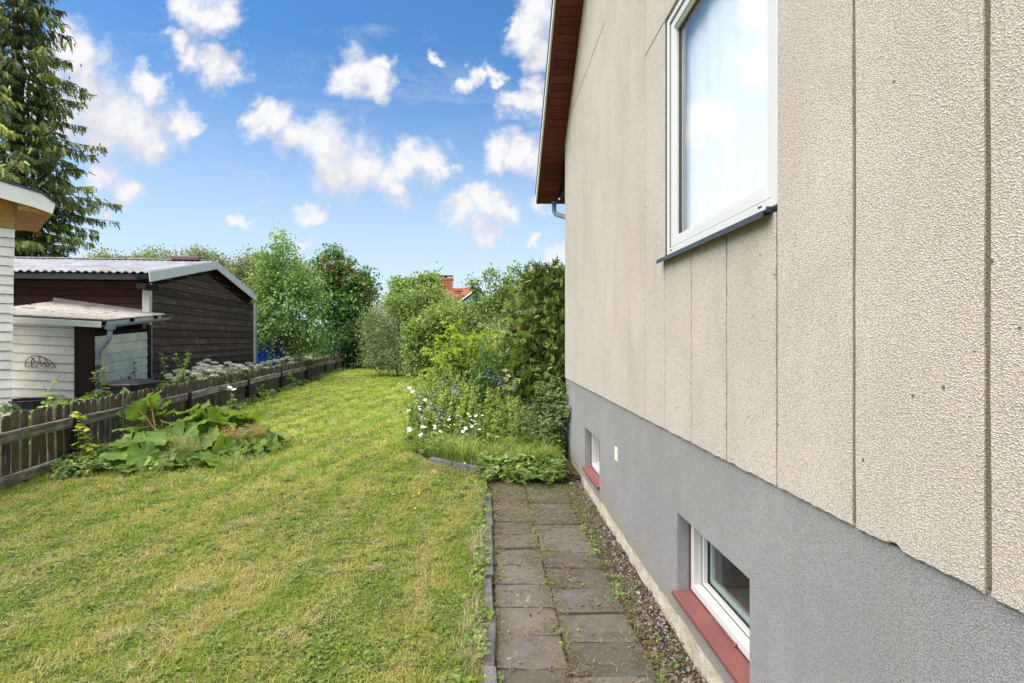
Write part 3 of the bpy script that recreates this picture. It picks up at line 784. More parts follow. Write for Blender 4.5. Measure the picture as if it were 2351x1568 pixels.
# the big window
def big_window():
    y0, y1, z0, z1 = WIN_Y0, WIN_Y1, WIN_Z0, WIN_Z1
    fr = MB(); xf = XW + .012; t = .055; D = .11
    def ring(mb, ya, yb, za, zb, t, xc, dx, bev=.004):
        for (p, q, r, s) in ((ya, ya + t, za, zb), (yb - t, yb, za, zb), (ya + t, yb - t, za, za + t), (ya + t, yb - t, zb - t, zb)):
            mb.box((xc, (p + q) / 2, (r + s) / 2), (dx, q - p - .0006, s - r - .0006), bev=bev)
    ring(fr, y0 + .012, y1 - .012, z0 + .02, z1 - .006, .045, xf + .045, .09)
    win = fr.build('window', M['pvc'], house)
    s = MB(); ring(s, y0 + .058, y1 - .058, z0 + .066, z1 - .052, .062, xf + .046, .07, .006); s.build('sash', M['pvc'], win)
    s = MB(); ring(s, y0 + .0535, y1 - .0535, z0 + .0615, z1 - .0475, .008, xf + .030, .05, .001); s.build('frame_shade_line', M['gap_line'], win)  # grey ring drawn as the shade line between frame and sash
    s = MB(); ring(s, y0 + .121, y1 - .121, z0 + .129, z1 - .115, .014, xf + .046, .05, .004); s.build('glazing_bead', M['pvc'], win)
    s = MB(); ring(s, y0 + .1355, y1 - .1355, z0 + .1435, z1 - .1295, .007, xf + .052, .02, .001); s.build('window_seal', M['sash_line'], win)
    p = MB().box((xf + .054, (y0 + y1) / 2, (z0 + z1) / 2), (.004, y1 - y0 - .27, z1 - z0 - .27)); p.build('pane', M['glass'], win)
    # drain slots in the bottom rail
    for yy in (y1 - .1, y0 + .16): MB().box((xf - .0005, yy, z0 + .045), (.003, .035, .008)).build('drain_slot', M['sash_line'], win)
    sl = MB(); prof = [(xf + .10, z0 + .018), (XW - .052, z0 - .006), (XW - .052, z0 - .034), (XW - .047, z0 - .034), (XW - .047, z0 - .012), (xf + .10, z0 + .012)]
    sl.prism([(x, y0 + .012, z) for x, z in prof], (0, (y1 - y0) + .012, 0)); sl.build('window_sill', M['sill_metal'], win)
    cap = MB().box((XW - .008, y0 + .020, z0 + .0), (.05, .010, .03), bev=.003); cap.build('sill_end_cap', M['sill_metal'], win)
    # room behind; the curtain is spread wide and whitened to brighten the pane
    rm = MB(); x0, x1, ya, yb, za, zb = XW + .13, XW + 3.4, y0 - 1.0, y1 + 1.6, 1.45, 4.6
    rm.quad((x1, ya, za), (x1, yb, za), (x1, yb, zb), (x1, ya, zb)); rm.quad((x0, yb, za), (x0, yb, zb), (x1, yb, zb), (x1, yb, za))
    rm.quad((x0, ya, za), (x1, ya, za), (x1, ya, zb), (x0, ya, zb)); rm.quad((x0, ya, zb), (x1, ya, zb), (x1, yb, zb), (x0, yb, zb)); rm.quad((x0, ya, za), (x0, yb, za), (x1, yb, za), (x1, ya, za))
    rm.build('room', M['room'], house)
    cu = MB(); n = 90; yy = np.linspace(y0 - .05, y1 + 1.1, n); xx = XW + .135 + .004 * np.sin(yy * 31) + .006 * np.sin(yy * 11)
    V = np.vstack([np.column_stack([xx, yy, np.full(n, z0 - .1)]), np.column_stack([xx, yy, np.full(n, z1 - .02)])])
    k = int(n * .74)
    cu.add(V, [(a, a + 1, n + a + 1, n + a) for a in range(n - 1)]); cu.build('curtain', M['curtain'], win, smooth=True)
big_window()

# roof: cover, soffit boards under the verge, verge boards
def roof():
    ro = MB(); x0, x1 = RX, 13.0
    yb = 2 * RIDGE_Y - EAVE_Y; zr = EAVE_Z + SLOPE * (EAVE_Y - RIDGE_Y)
    ro.prism([(x0, EAVE_Y, EAVE_Z + .075), (x0, RIDGE_Y, zr + .075), (x0, RIDGE_Y, zr + .16), (x0, EAVE_Y, EAVE_Z + .16)], (x1 - x0, 0, 0))
    ro.prism([(x0, RIDGE_Y, zr + .075), (x0, yb, EAVE_Z + .075), (x0, yb, EAVE_Z + .16), (x0, RIDGE_Y, zr + .16)], (x1 - x0, 0, 0))
    rf = ro.build('roof', M['roof_felt'], house)
    # soffit boards: across the overhang, one after the other up the slope
    L_ = math.hypot(1, SLOPE); uy, uz = -1 / L_, SLOPE / L_
    s = 0.0; k = 0; tot = (EAVE_Y - RIDGE_Y) * L_
    wid = [.115, .13, .10, .12]
    sb = None
    while s < tot - .15:
        w = .118
        y, z = EAVE_Y + uy * (s + w / 2), EAVE_Z + uz * (s + w / 2)
        ang = math.atan2(uz, uy)                                   # along slope
        me = bpy.data.meshes.get('soffit_board')
        if me is None:
            me = MB().box((0, 0, 0), (.36, .1125, .022), bev=.0035).mesh('soffit_board', M['soffit'])
        o = put('soffit_board', me, house, (XW - .35 / 2 + .012, y, z + .012 + random.uniform(-.0015, .0015)), (-math.atan(SLOPE), 0, 0))
        s += w * (1.0 if k % 3 else 1.02); k += 1
    # the inner red board and the white metal verge
    def slope_board(name, xa, xb, za, zb, mat):
        mb = MB()
        mb.prism([(xa, EAVE_Y + .01, EAVE_Z + za), (xa, RIDGE_Y, zr + za), (xa, RIDGE_Y, zr + zb), (xa, EAVE_Y + .01, EAVE_Z + zb)], (xb - xa, 0, 0))
        mb.prism([(xa, RIDGE_Y, zr + za), (xa, yb, EAVE_Z + za), (xa, yb, EAVE_Z + zb), (xa, RIDGE_Y, zr + zb)], (xb - xa, 0, 0))
        return mb.build(name, mat, house)
    slope_board('verge_batten', RX + .0, RX + .026, -.032, .0005, M['soffit'])
    slope_board('bargeboard', RX - .022, RX - .001, -.04, .14, M['soffit'])
    slope_board('verge_trim', RX - .030, RX - .0235, -.05, .17, M['verge_edge'])
    slope_board('verge_metal', RX - .048, RX - .031, -.02, .185, M['verge'])
    slope_board('roof_edge', RX - .058, RX - .049, .12, .20, M['gutter'])
    # eave soffit beyond the wall end, gutter and downpipe
    mb = MB().box(((RX + 13) / 2 + .2, (WALL_END + EAVE_Y) / 2 + .05, EAVE_Z + .05), (13 - RX - .4, EAVE_Y - WALL_END - .1, .02)); mb.build('eave_soffit', M['soffit'], house)
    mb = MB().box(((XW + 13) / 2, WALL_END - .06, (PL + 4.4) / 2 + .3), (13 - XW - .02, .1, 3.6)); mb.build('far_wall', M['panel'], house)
    gt = MB(); n = 9; V = []; rr = .062
    for x in (RX - .01, 13.0):
        for a in range(n): t_ = math.pi * a / (n - 1); V.append((x, EAVE_Y + .075 + rr * math.cos(t_), EAVE_Z + .045 - rr * math.sin(t_)))
    gt.add(V, [(a, a + 1, n + a + 1, n + a) for a in range(n - 1)] + [tuple(range(n))])
    gt.build('gutter', M['gutter'], house)
    dp = MB(); yg = EAVE_Y + .06; xd = RX + .30
    dp.tube([(xd, yg, EAVE_Z + .03), (xd, yg, EAVE_Z - .02)], [.085, .05], 10)
    dp.tube([(xd, yg, EAVE_Z - .02), (xd, yg, EAVE_Z - .16), (xd + .03, yg - .03, EAVE_Z - .22), (xd + .34, yg - .55, EAVE_Z - .46), (xd + .38, WALL_END + .12, EAVE_Z - .56), (xd + .38, WALL_END + .12, .1)], .042, 10)
    dp.build('downpipe', M['zinc'], house, smooth=True)
roof()
mb = MB(); mb.box((XP - .006, 5.37, .842), (.012, .10, .135), bev=.003)
for k in range(3): mb.box((XP - .0135, 5.37, .80 + .042 * k), (.004, .07, .014))
vent = mb.build('wall_vent', plain('vent_cover', (.70, .66, .55), .6, .1), house)
mb = MB(); mb.tube([(XP + .01, 2.41, .18), (XP - .012, 2.41, .178)], [.022, .016], 10); mb.build('wall_plug', M['footing'], house)
# ------------------------------------------------------------------ fence
KF = 5.63
fence = thing('picket_fence', 'long weathered brown picket fence with grey rails along the lawn', 'fence', FP(KF, 7))
FANG = math.atan2(FT[1], FT[0])             # fence direction
def picket_mesh(seed):
    r = np.random.default_rng(seed); w, h, t = .138, 1.0, .022
    c1, c2 = r.uniform(.018, .034), r.uniform(.018, .034)
    e = lambda: r.normal(0, .002)
    pts = [(-w / 2 + e(), 0, -.04), (w / 2 + e(), 0, -.04), (w / 2 + e(), 0, h * .5), (w / 2 + e(), 0, h - c2 - .012), (w / 2 - c2, 0, h + e()), (-w / 2 + c1, 0, h + e()), (-w / 2 + e(), 0, h - c1 - .012), (-w / 2 + e(), 0, h * .5)]
    return MB().prism(pts, (0, t, 0)).mesh('picket', M['picket'])
pm = [picket_mesh(s) for s in range(6)]
d = 4.2; k = 0
while d < 35.8:
    put('picket', pm[k % 6], fence, FP(KF, d, random.uniform(-.02, .02)), (R(random.uniform(-1.2, 1.2)), R(random.uniform(-.9, .9)), FANG + R(random.uniform(-2, 2))))
    d += .1695 + random.uniform(-.006, .006); k += 1
posts = [4.45, 8.31, 12.2, 16.1, 19.6, 23.6, 27.6, 30.6, 33.2, 35.75]
for p in posts:
    MB_ = MB().box((0, 0, .36), (.095, .085, .82), bev=.006)
    put('post', MB_.mesh('post', M['post']), fence, FP(KF, p, 0, -.075), (0, 0, FANG + R(random.uniform(-2, 2))))
sag = {p: random.uniform(-.02, .02) for p in posts}; sag[8.31] = .01
for a, b in zip(posts[:-1], posts[1:]):
    for z0, hh in ((.618, .15), (.075, .135)):
        A = FP(KF, a + .055, z0 + hh / 2 + sag[a], -.05); Bp = FP(KF, b - .055, z0 + hh / 2 + sag[b], -.05)
        v = Bp - A; ln = np.linalg.norm(v)
        mb = MB(); n = 9
        bow = random.uniform(-.012, .018)
        for i in range(n - 1):
            pass
        xs = np.linspace(-ln / 2, ln / 2, n); off = bow * (1 - (2 * xs / ln) ** 2)
        V = []
        for x, o_ in zip(xs, off):
            for (yy, zz) in ((-.024, -hh / 2), (.024, -hh / 2), (.028, hh / 2 - .01), (.014, hh / 2), (-.022, hh / 2), (-.028, hh / 2 - .012)):
                V.append((x, yy + np.random.normal(0, .0015), zz + o_ + np.random.normal(0, .002)))
        fl = [(i * 6 + j, (i + 1) * 6 + j, (i + 1) * 6 + (j + 1) % 6, i * 6 + (j + 1) % 6) for i in range(n - 1) for j in range(6)] + [tuple(range(5, -1, -1)), tuple((n - 1) * 6 + j for j in range(6))]
        fl = [f[::-1] for f in fl]
        mb.add(V, fl)
        put('rail', mb.mesh('rail', M['rail']), fence, (A + Bp) / 2, (0, -math.atan2(v[2], math.hypot(v[0], v[1])), math.atan2(v[1], v[0])))
for dd, z in ((7.28, .70), (14.05, .70), (18.0, .70), (15.5, .14)):
    mb = MB().box((0, 0, 0), (.16, .006, .085))
    for i in range(4):
        for j in range(3): mb.box((-.06 + .04 * i, -.004, -.028 + .028 * j), (.008, .003, .008))
    put('nail_plate', mb.mesh('nail_plate', M['plate']), fence, FP(KF, dd, z, -.0825), (0, 0, FANG))

# ------------------------------------------------------------------ lap boards
def lap(parent, a, b, h, mat, out, name='board', x0t=None, x1t=None, gap=.009, tb=.032, tt=.014):
    lapz = 0.0; h = h - gap
    """one horizontal board from a to b (world), height h, facing `out`; the upper edge may be shorter"""
    a, b = np.array(a, float), np.array(b, float); v = b - a; ln = math.hypot(v[0], v[1]); ang = math.atan2(v[1], v[0])
    ly = np.array([-math.sin(ang), math.cos(ang)]); s = 1 if np.dot(ly, out[:2]) > 0 else -1
    dz = v[2]; u0 = 0 if x0t is None else x0t; u1 = ln if x1t is None else x1t
    zz = lambda x: dz * x / ln
    V = [(0, 0, -lapz), (ln, 0, zz(ln) - lapz), (u1, 0, zz(u1) + h), (u0, 0, zz(u0) + h),
         (0, s * tb, -lapz), (ln, s * tb, zz(ln) - lapz), (u1, s * tt, zz(u1) + h), (u0, s * tt, zz(u0) + h)]
    Fl = [(0, 1, 2, 3), (7, 6, 5, 4), (0, 4, 5, 1), (2, 6, 7, 3), (0, 3, 7, 4), (1, 5, 6, 2)]
    if s < 0: Fl = [f[::-1] for f in Fl]
    V = np.array(V); V[4:, 1] += random.uniform(-.002, .003) * s; V[4:6, 2] += np.random.uniform(-.004, .004, 2)
    return put(name, MB().add(V, [f[::-1] for f in Fl]).mesh(name, mat), parent, a, (0, 0, ang))

def plank(parent, name, a, b, w, t, mat, up=UP, out=None, shift=(0, 0, 0)):
    """straight plank from a to b: width w along up, thickness t along out"""
    a, b = np.array(a, float) + shift, np.array(b, float) + shift; v = (b - a); ln = np.linalg.norm(v); v /= ln
    out = np.array(out, float); out -= v * np.dot(out, v); out /= np.linalg.norm(out); u = np.cross(out, v)
    if np.dot(u, up) < 0: u = -u
    Mx = np.column_stack([v, np.cross(u, v), u])
    mb = MB().box((0, 0, 0), (ln, t, w), bev=min(t, w) * .12)
    me = mb.mesh(name, mat); o = put(name, me, parent, (a + b) / 2)
    o.rotation_euler = Matrix(Mx.tolist()).to_euler(); return o

# ------------------------------------------------------------------ dark barn
KB = 7.3
barn = thing('barn', 'dark brown timber barn with pale corrugated roof and white bargeboards', 'barn', FP(KB, 17.8, 0, 3))
D0, D1, DP = 13.75, 21.85, 17.45
def barn_top(d): return 3.52 + (4.43 - 3.52) * (1 - abs(d - DP) / (DP - D0 + .0)) if d < DP else 3.52 + .91 * (1 - (d - DP) / (D1 - DP))
z = .05; hb = .222
TL = math.hypot(.104, 1) 
while z < 4.3:
    zt = min(z + hb, 4.40)
    lo_d = lambda q: D0 if q <= 3.5 else D0 + (DP - D0) * (q - 3.52) / .91
    hi_d = lambda q: D1 if q <= 3.5 else D1 - (D1 - DP) * (q - 3.52) / .91
    a, b = FP(KB, lo_d(z) + .06, z), FP(KB, hi_d(z) - .06, z)
    lt, ht = lo_d(zt) + .06, hi_d(zt) - .06
    if hi_d(z) - lo_d(z) > .5:
        c0 = (lt - lo_d(z) - .06) * TL; c1 = (ht - lo_d(z) - .06) * TL
        lap(barn, a, b, zt - z, M['barn_gable'], FN, 'lap_board', c0, max(c1, c0 + .05), gap=.014, tb=.042)
    z += hb
# backing and body
mb = MB(); wdt = 7.0
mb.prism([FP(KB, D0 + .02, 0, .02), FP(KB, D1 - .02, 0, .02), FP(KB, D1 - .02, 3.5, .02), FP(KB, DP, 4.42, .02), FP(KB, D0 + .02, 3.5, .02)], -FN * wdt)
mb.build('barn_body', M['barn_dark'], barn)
z = .05
while z < 3.45:
    lap(barn, FP(KB, D0, z, wdt), FP(KB, D0, z, .10), .19, M['barn_side'], -FT, 'lap_board', gap=.011, tb=.036); z += .19
# corner boards, white
for (dd, ww, sz) in ((D0, .0, 1),):
    mb = MB(); c = FP(KB, D0, 0, 0)
    mb.prism([c + FT * -.045 + FN * .04, c + FT * -.045 - FN * .13, c + FT * -.018 - FN * .13, c + FT * -.018 + FN * .04], UP * 3.42); mb.build('corner_board', M['white_trim_z'], barn)
    mb = MB(); mb.prism([c + FT * -.016 + FN * .042, c + FT * .09 + FN * .042, c + FT * .09 + FN * .012, c + FT * -.016 + FN * .012], UP * 3.42); mb.build('corner_board', M['white_trim_z'], barn)
c = FP(KB, D1, 0, 0); mb = MB(); mb.prism([c + FT * -.16 + FN * .05, c + FT * .03 + FN * .05, c + FT * .03 + FN * .008, c + FT * -.16 + FN * .008], UP * 3.4); mb.build('corner_board', M['white_trim_z'], barn)
mb = MB().tube([FP(KB, D1 + .12, 3.3, -.03), FP(KB, D1 + .12, .1, -.03)], .05, 8); mb.build('downpipe', M['zinc'], barn)
# roof: two corrugated sheets from the eaves to the ridge
def wave_sheet(A0, A1, B0, B1, n, amp, m=2, sides=6):
    """corrugated sheet; waves counted along A0->A1 (eave) and B0->B1 (ridge)"""
    A0, A1, B0, B1 = (np.array(p, float) for p in (A0, A1, B0, B1)); V = []; ns = n * sides + 1
    nrm = np.cross(A1 - A0, B0 - A0); nrm /= np.linalg.norm(nrm); nrm *= np.sign(nrm[2])
    for j in range(m):
        t = j / (m - 1)
        for i in range(ns):
            s = i / (ns - 1); p = (A0 + (A1 - A0) * s) * (1 - t) + (B0 + (B1 - B0) * s) * t
            V.append(p + nrm * amp * math.cos(2 * math.pi * i / sides))
    i = np.arange(ns * m).reshape(m, ns)
    return np.array(V), np.stack([i[:-1, :-1], i[:-1, 1:], i[1:, 1:], i[1:, :-1]], -1).reshape(-1, 4)
OH = .33
KE = KB - OH
eL = 8.4
E_NEAR, E_PEAK, E_FAR = (13.17, 3.63), (17.25, 4.475), (21.2, 3.69)
for (da, za) in (E_NEAR, E_FAR):
    V, Fq = wave_sheet(FP(KE, da, za - .0), FP(KE, da, za, eL), FP(KE, E_PEAK[0], E_PEAK[1]), FP(KE, E_PEAK[0], E_PEAK[1], eL), 46, .022)
    V2 = V - UP * .012; n = len(V)
    o = bpy.data.objects.new('roof_sheet', mesh_np('roof_sheet', np.vstack([V, V2]) - wpos(barn), [Fq, Fq[:, ::-1] + n], M['roof_sheet'], True)); link(o, barn, wpos(barn))
plank(barn, 'roof_ridge', FP(KE, E_PEAK[0], E_PEAK[1] + .03, .35), FP(KE, E_PEAK[0], E_PEAK[1] + .03, eL), .30, .03, M['roof_sheet'], up=FT, out=UP)
plank(barn, 'ridge_vent', FP(KE, E_PEAK[0] - .1, E_PEAK[1] + .07, .45), FP(KE, E_PEAK[0] - .1, E_PEAK[1] + .07, 1.3), .12, .3, M['sooty'], up=UP, out=FT)
for (da, za), (db, zb) in ((E_NEAR, E_PEAK), (E_PEAK, E_FAR)):
    A, Bp = FP(KE, da, za - .115), FP(KE, db, zb - .115)
    plank(barn, 'bargeboard', A, Bp, .25, .028, M['white_trim'], up=UP, out=FN)
    mb = MB(); a2, b2 = FP(KE, da, za - .09, .02), FP(KE, db, zb - .09, .02)
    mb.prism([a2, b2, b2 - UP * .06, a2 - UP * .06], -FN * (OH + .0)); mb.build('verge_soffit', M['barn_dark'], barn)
    a2, b2 = FP(KB, da + .1 if da < 17 else da, za - .2, -.02), FP(KB, db, zb - .2, -.02)
    plank(barn, 'gable_board', a2, b2, .26, .04, M['barn_dark'], up=UP, out=FN, shift=(0, 0, -.07))
# eave fascia with drips, dark board under it
plank(barn, 'eave_fascia', FP(KE, E_NEAR[0] + .07, E_NEAR[1] - .11, .0), FP(KE, E_NEAR[0] + .07, E_NEAR[1] - .11, eL), .15, .03, M['drip'], up=UP, out=-FT)
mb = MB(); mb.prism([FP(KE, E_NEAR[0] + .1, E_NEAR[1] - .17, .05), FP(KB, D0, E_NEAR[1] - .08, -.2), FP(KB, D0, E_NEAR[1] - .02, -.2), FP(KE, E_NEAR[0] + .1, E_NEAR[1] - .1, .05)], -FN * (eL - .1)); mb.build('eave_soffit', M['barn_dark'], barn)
mb = MB(); c = FP(KE + .12, 13.3, 3.27); mb.box(c, (.25, .5, .13), bev=.01); mb.build('rafter_end', M['barn_dark'], barn)

# ------------------------------------------------------------------ low white shed leaning against the barn
KS, S0 = 7.2, 11.34
shed = thing('shed', 'low white lap-boarded shed with mossy fibre cement roof, brown corner post and grey gutter', 'shed', FP(KS, 12.3, 0, 1.2))
TLT = .062                                  # the shed has settled: it rises towards the barn
z = .0; hb = .205
while z < 2.05:
    lap(shed, FP(KS, S0 + .05, z), FP(KS, 13.62, z + TLT * 2.2), hb, M['white_board_green'], FN, 'lap_board')
    z += hb
z = .0; hb = .186
while z < 2.30:
    h2 = min(hb, 2.36 - z)
    lap(shed, FP(KS, S0, z + .09, 2.6), FP(KS, S0, z - .02, .34), h2, M['white_board'], -FT, 'lap_board'); z += hb
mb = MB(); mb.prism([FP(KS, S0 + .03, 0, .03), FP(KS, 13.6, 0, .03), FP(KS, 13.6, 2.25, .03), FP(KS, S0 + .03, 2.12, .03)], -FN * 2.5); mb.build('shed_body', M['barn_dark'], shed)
c = FP(KS, S0, -.05)
mb = MB(); mb.prism([c - FT * .045 + FN * .035, c - FT * .045 - FN * .34, c - FT * .0 - FN * .34, c - FT * .0 + FN * .035], UP * 2.32); mb.build('corner_post', M['brown_post'], shed)
c = FP(KS, 13.62, -.05)
mb = MB(); mb.prism([c + FN * .045, c - FT * .16 + FN * .045, c - FT * .16, c], UP * 2.4); mb.build('side_post', M['brown_post'], shed)
KR = 6.9
Rf, Rb, Lf, Lb = FP(KR, 11.2, 2.385), FP(KR, 13.80, 2.625), FP(KR, 11.2, 2.52, 2.6), FP(KR, 13.72, 2.93, 2.6)
V, Fq = wave_sheet(Rf, Rb, Lf, Lb, 30, .014, m=8)
V += np.random.default_rng(5).normal(0, .0025, V.shape)
V2 = V - UP * .010; n = len(V)
o = bpy.data.objects.new('roof_sheet', mesh_np('roof_sheet', np.vstack([V, V2]) - wpos(shed), [Fq, Fq[:, ::-1] + n], M['eternit'], True)); link(o, shed, wpos(shed))
plank(shed, 'verge_board', Rf - UP * .095 - FN * .02 - FT * .02, Lf - UP * .095 - FT * .02, .125, .025, M['white_trim'], up=UP, out=-FT)
plank(shed, 'eave_board', Rf - UP * .085 + FT * .1 - FN * .10, Rb - UP * .085 - FN * .10, .10, .02, M['white_trim'], up=UP, out=FN)
plank(shed, 'wall_flashing', Rb - FT * .02 + UP * .05 - FN * .45, Lb - FT * .02 + UP * .05, .09, .05, M['eternit'], up=UP, out=-FT)
for dd in (11.32, 12.4, 13.45):
    t_ = (dd - 11.2) / 2.6; c = Rf + (Rb - Rf) * t_ - UP * .08 - FN * .08
    mb = MB().box((0, 0, 0), (.12, .07, .10)); put('rafter_end', mb.mesh('rafter_end', M['brown_post']), shed, c, (0, 0, FANG - R(90)))
gut = bpy.data.objects.new('gutter', None)
mb = MB(); n = 9; rr = .062; V = []
G0, G1 = Rf - UP * .10 + FN * .04 + FT * .12, Rb - UP * .085 + FN * .04 + FT * .08
for p in (G0, G1):
    for rad in (rr, rr - .006):
        for a in range(n): t_ = math.pi * a / (n - 1); V.append(p + FN * rad * math.cos(t_) - UP * rad * math.sin(t_))
mb.add(V, [(a, a + 1, 2 * n + a + 1, 2 * n + a) for a in range(n - 1)] + [(n + a + 1, n + a, 3 * n + a, 3 * n + a + 1) for a in range(n - 1)] + [tuple(range(n)), tuple(range(3 * n - 1, 2 * n - 1, -1))])
gut = mb.build('gutter', M['zinc'], shed)
for t_ in (.16, .52, .93):
    c = G0 + (G1 - G0) * t_; mb = MB()
    mb.tube([c + FN * (rr + .004) * math.cos(a) - UP * (rr + .004) * math.sin(a) for a in np.linspace(0, math.pi, 9)], .007, 5); mb.build('gutter_bracket', M['zinc'], gut)
mb = MB(); q = G0 + FT * .05
mb.prism([q + FN * .07 - FT * .07, q + FN * .07 + FT * .09, q - FN * .07 + FT * .09, q - FN * .07 - FT * .07], -UP * .09); 
mb.tube([q - UP * .09, q - UP * .13], [.075, .052], 10)
mb.build('gutter_outlet', M['zinc'], gut)
pw = FP(KS, S0 - .0, 0, -.10)
mb = MB(); q0 = q - UP * .12
mb.tube([q0, q0 - UP * .14, q0 - UP * .20 - (FN * .03 + FT * .02), np.array([pw[0], pw[1], q0[2] - .42]) + (q0 - pw) * [.15, .15, 0], np.array([pw[0], pw[1], q0[2] - .52]), np.array([pw[0], pw[1], .9])], .05, 12)
mb.tube([(pw[0], pw[1], .92), (pw[0], pw[1], .1)], .0535, 12)
mb.build('downpipe', M['zinc'], shed, smooth=True)
mb = MB().tube([(pw[0], pw[1], 1.42), (pw[0], pw[1], 1.36)], .056, 12); mb.box((pw[0], pw[1] + .07, 1.39), (.03, .12, .05)); mb.build('pipe_clamp', M['rust_band'], shed)

# half-wheel racks hung on the shed wall
rk = thing('wall_rack', 'rusty wire rack of two crossed half wheels hung on the white shed wall', 'wall rack', FP(KS, S0 - .05, 1.42, .98))
def half_wheel(c, rad, spokes, tw):
    mb = MB(); ux = np.array(-FN); uy = UP
    P = [c + ux * rad * math.cos(a) + uy * rad * math.sin(a) - FT * tw * math.sin(a) for a in np.linspace(0, math.pi, 15)]
    mb.tube(P, .008, 5); mb.tube([P[0], P[0] * .6 + c * .4], .007, 5); mb.tube([P[-1], P[-1] * .6 + c * .4], .007, 5)
    mb.tube([c + ux * rad * .42 * math.cos(a) + uy * rad * .42 * math.sin(a) - FT * tw * .5 for a in np.linspace(0, math.pi, 9)], .007, 5)
    for a in np.linspace(.35, math.pi - .35, spokes):
        mb.tube([c + ux * rad * .42 * math.cos(a) + uy * rad * .42 * math.sin(a) - FT * tw * .5, c + ux * rad * math.cos(a) + uy * rad * math.sin(a) - FT * tw * math.sin(a)], .006, 5)
    return mb
c0 = wpos(rk)
half_wheel(c0 - FN * .07 - UP * .01, .235, 4, .05).build('half_wheel', M['rust'], rk)
half_wheel(c0 + FN * .06 - UP * .02, .225, 5, .16).build('half_wheel', M['rust'], rk)

# ------------------------------------------------------------------ white house edge at far left
C0 = at(33, 777, 9.35); C0[2] = 0
WD = np.array([-.72, -.70, 0]); WD /= np.linalg.norm(WD); WO = np.array([.70, -.72, 0]); WO /= np.linalg.norm(WO)
nbr = thing('neighbour_house', 'white lap-boarded house corner with raw yellow boards under a white eave behind the fence', 'house', C0 + WD * 1.2)
z = 0.; hb = .163; k = 0
while z < 3.90:
    a = C0 + WD * 3.4 + UP * (z + random.uniform(-.003, .003)); b = C0 + UP * z + WD * (.038 * (4 - z) / 4 + random.uniform(-.006, .006))
    lap(nbr, a, b, hb, M['white_board'] if True else None, WO, 'lap_board'); z += hb; k += 1
lap(nbr, C0 + WD * 3.4 + UP * z, C0 + UP * z, 4.165 - z, M['raw_wood'], WO, 'lap_board')
mb = MB(); mb.prism([C0 - WO * .02 + WD * .06, C0 - WO * .02 + WD * 3.4, C0 - WO * 2 + WD * 3.4, C0 - WO * 2 + WD * .12], UP * 4.2); mb.build('house_body', M['white_board'], nbr)
# roof with a verge board that drops to the eave on the right
ER = -WD                                    # towards the right
OV = .30
def rp(x, z, o=OV): return C0 + ER * x + UP * z + WO * o
mb = MB(); mb.prism([rp(x, z) for x, z in [(-3.4, 4.98), (.24, 4.275), (.49, 4.20), (.53, 4.38), (.34, 4.53), (-3.4, 5.27)]], WO * .028); mb.build('bargeboard', M['white_trim'], nbr)
mb = MB(); mb.prism([rp(x, z, -2) for x, z in ((-3.4, 5.275), (.34, 4.535), (.545, 4.375), (.56, 4.39), (.35, 4.565), (-3.4, 5.31))], WO * (OV + 2.045)); mb.build('roof_cover', M['gutter'], nbr)
mb = MB(); mb.prism([rp(x, z, -2) for x, z in ((-3.4, 5.16), (.2, 4.45), (.2, 4.42), (-3.4, 5.13))], WO * (OV + 1.995)); mb.build('roof_soffit', M['raw_soffit'], nbr)
mb = MB(); mb.prism([rp(x, z, -2) for x, z in ((.03, 4.205), (.465, 4.205), (.50, 4.36), (.33, 4.50), (.03, 4.50))], WO * (OV + 1.99)); mb.build('eave_box', M['raw_soffit'], nbr)
mb = MB(); mb.prism([rp(-3.3, 4.17, .002), rp(-.01, 4.17, .002), rp(-.01, 4.46, .002), rp(-3.3, 5.1, .002)], WO * .02); mb.build('gable_board', M['raw_wood'], nbr)

# grey bin between the white house and the fence
bc = at(66, 777, 9.6); bc[2] = 0
bin_ = thing('plastic_bin', 'dark grey ribbed plastic bin behind the fence by the white house corner', 'bin', bc)
mb = MB(); n = 28; rad = lambda t: .23 + .05 * t
V = []
for t in (0, .5, .95, 1.0):
    for i in range(n):
        a = 2 * math.pi * i / n; r_ = rad(t) + (.012 if i % 2 else 0) + (.02 if t > .9 else 0); V.append(bc + np.array([r_ * math.cos(a), r_ * math.sin(a), .03 + .87 * t]))
for t in (1.0, .1):
    for i in range(n):
        a = 2 * math.pi * i / n; r_ = rad(t) - .012; V.append(bc + np.array([r_ * math.cos(a), r_ * math.sin(a), .03 + .87 * t]))
mb.add(V, [(j * n + i, j * n + (i + 1) % n, (j + 1) * n + (i + 1) % n, (j + 1) * n + i) for j in range(5) for i in range(n)]); mb.build('bin_body', M['tarp_grey'], bin_)
mb = MB().tube([bc + [.33 * math.cos(a), .33 * math.sin(a), .9] for a in np.linspace(0, 2 * math.pi, 29)], .014, 5); mb.build('bin_rim', M['tarp_grey'], bin_)

# black compost bin with lid
cc = FP(6.30, 11.2, 0)
comp = thing('compost_bin', 'black plastic compost bin with knobbed lid beside the white shed', 'compost bin', cc)
def ring8(hx, hy, z, cut=.12): return [cc + FT * x + FN * y + UP * z for x, y in ((-hx + cut, -hy), (hx - cut, -hy), (hx, -hy + cut), (hx, hy - cut), (hx - cut, hy), (-hx + cut, hy), (-hx, hy - cut), (-hx, -hy + cut))]
def rings(mb, rs):
    n = len(rs[0]); V = np.vstack(rs); mb.add(V, [(j * n + i, j * n + (i + 1) % n, (j + 1) * n + (i + 1) % n, (j + 1) * n + i) for j in range(len(rs) - 1) for i in range(n)] + [tuple(range(n - 1, -1, -1)), tuple((len(rs) - 1) * n + i for i in range(n))]); return mb
mb = MB(); zs = [0, .26, .262, .272, .274, .53, .532, .542, .544, .80, .802, .812, .814, 1.03]
rs = []
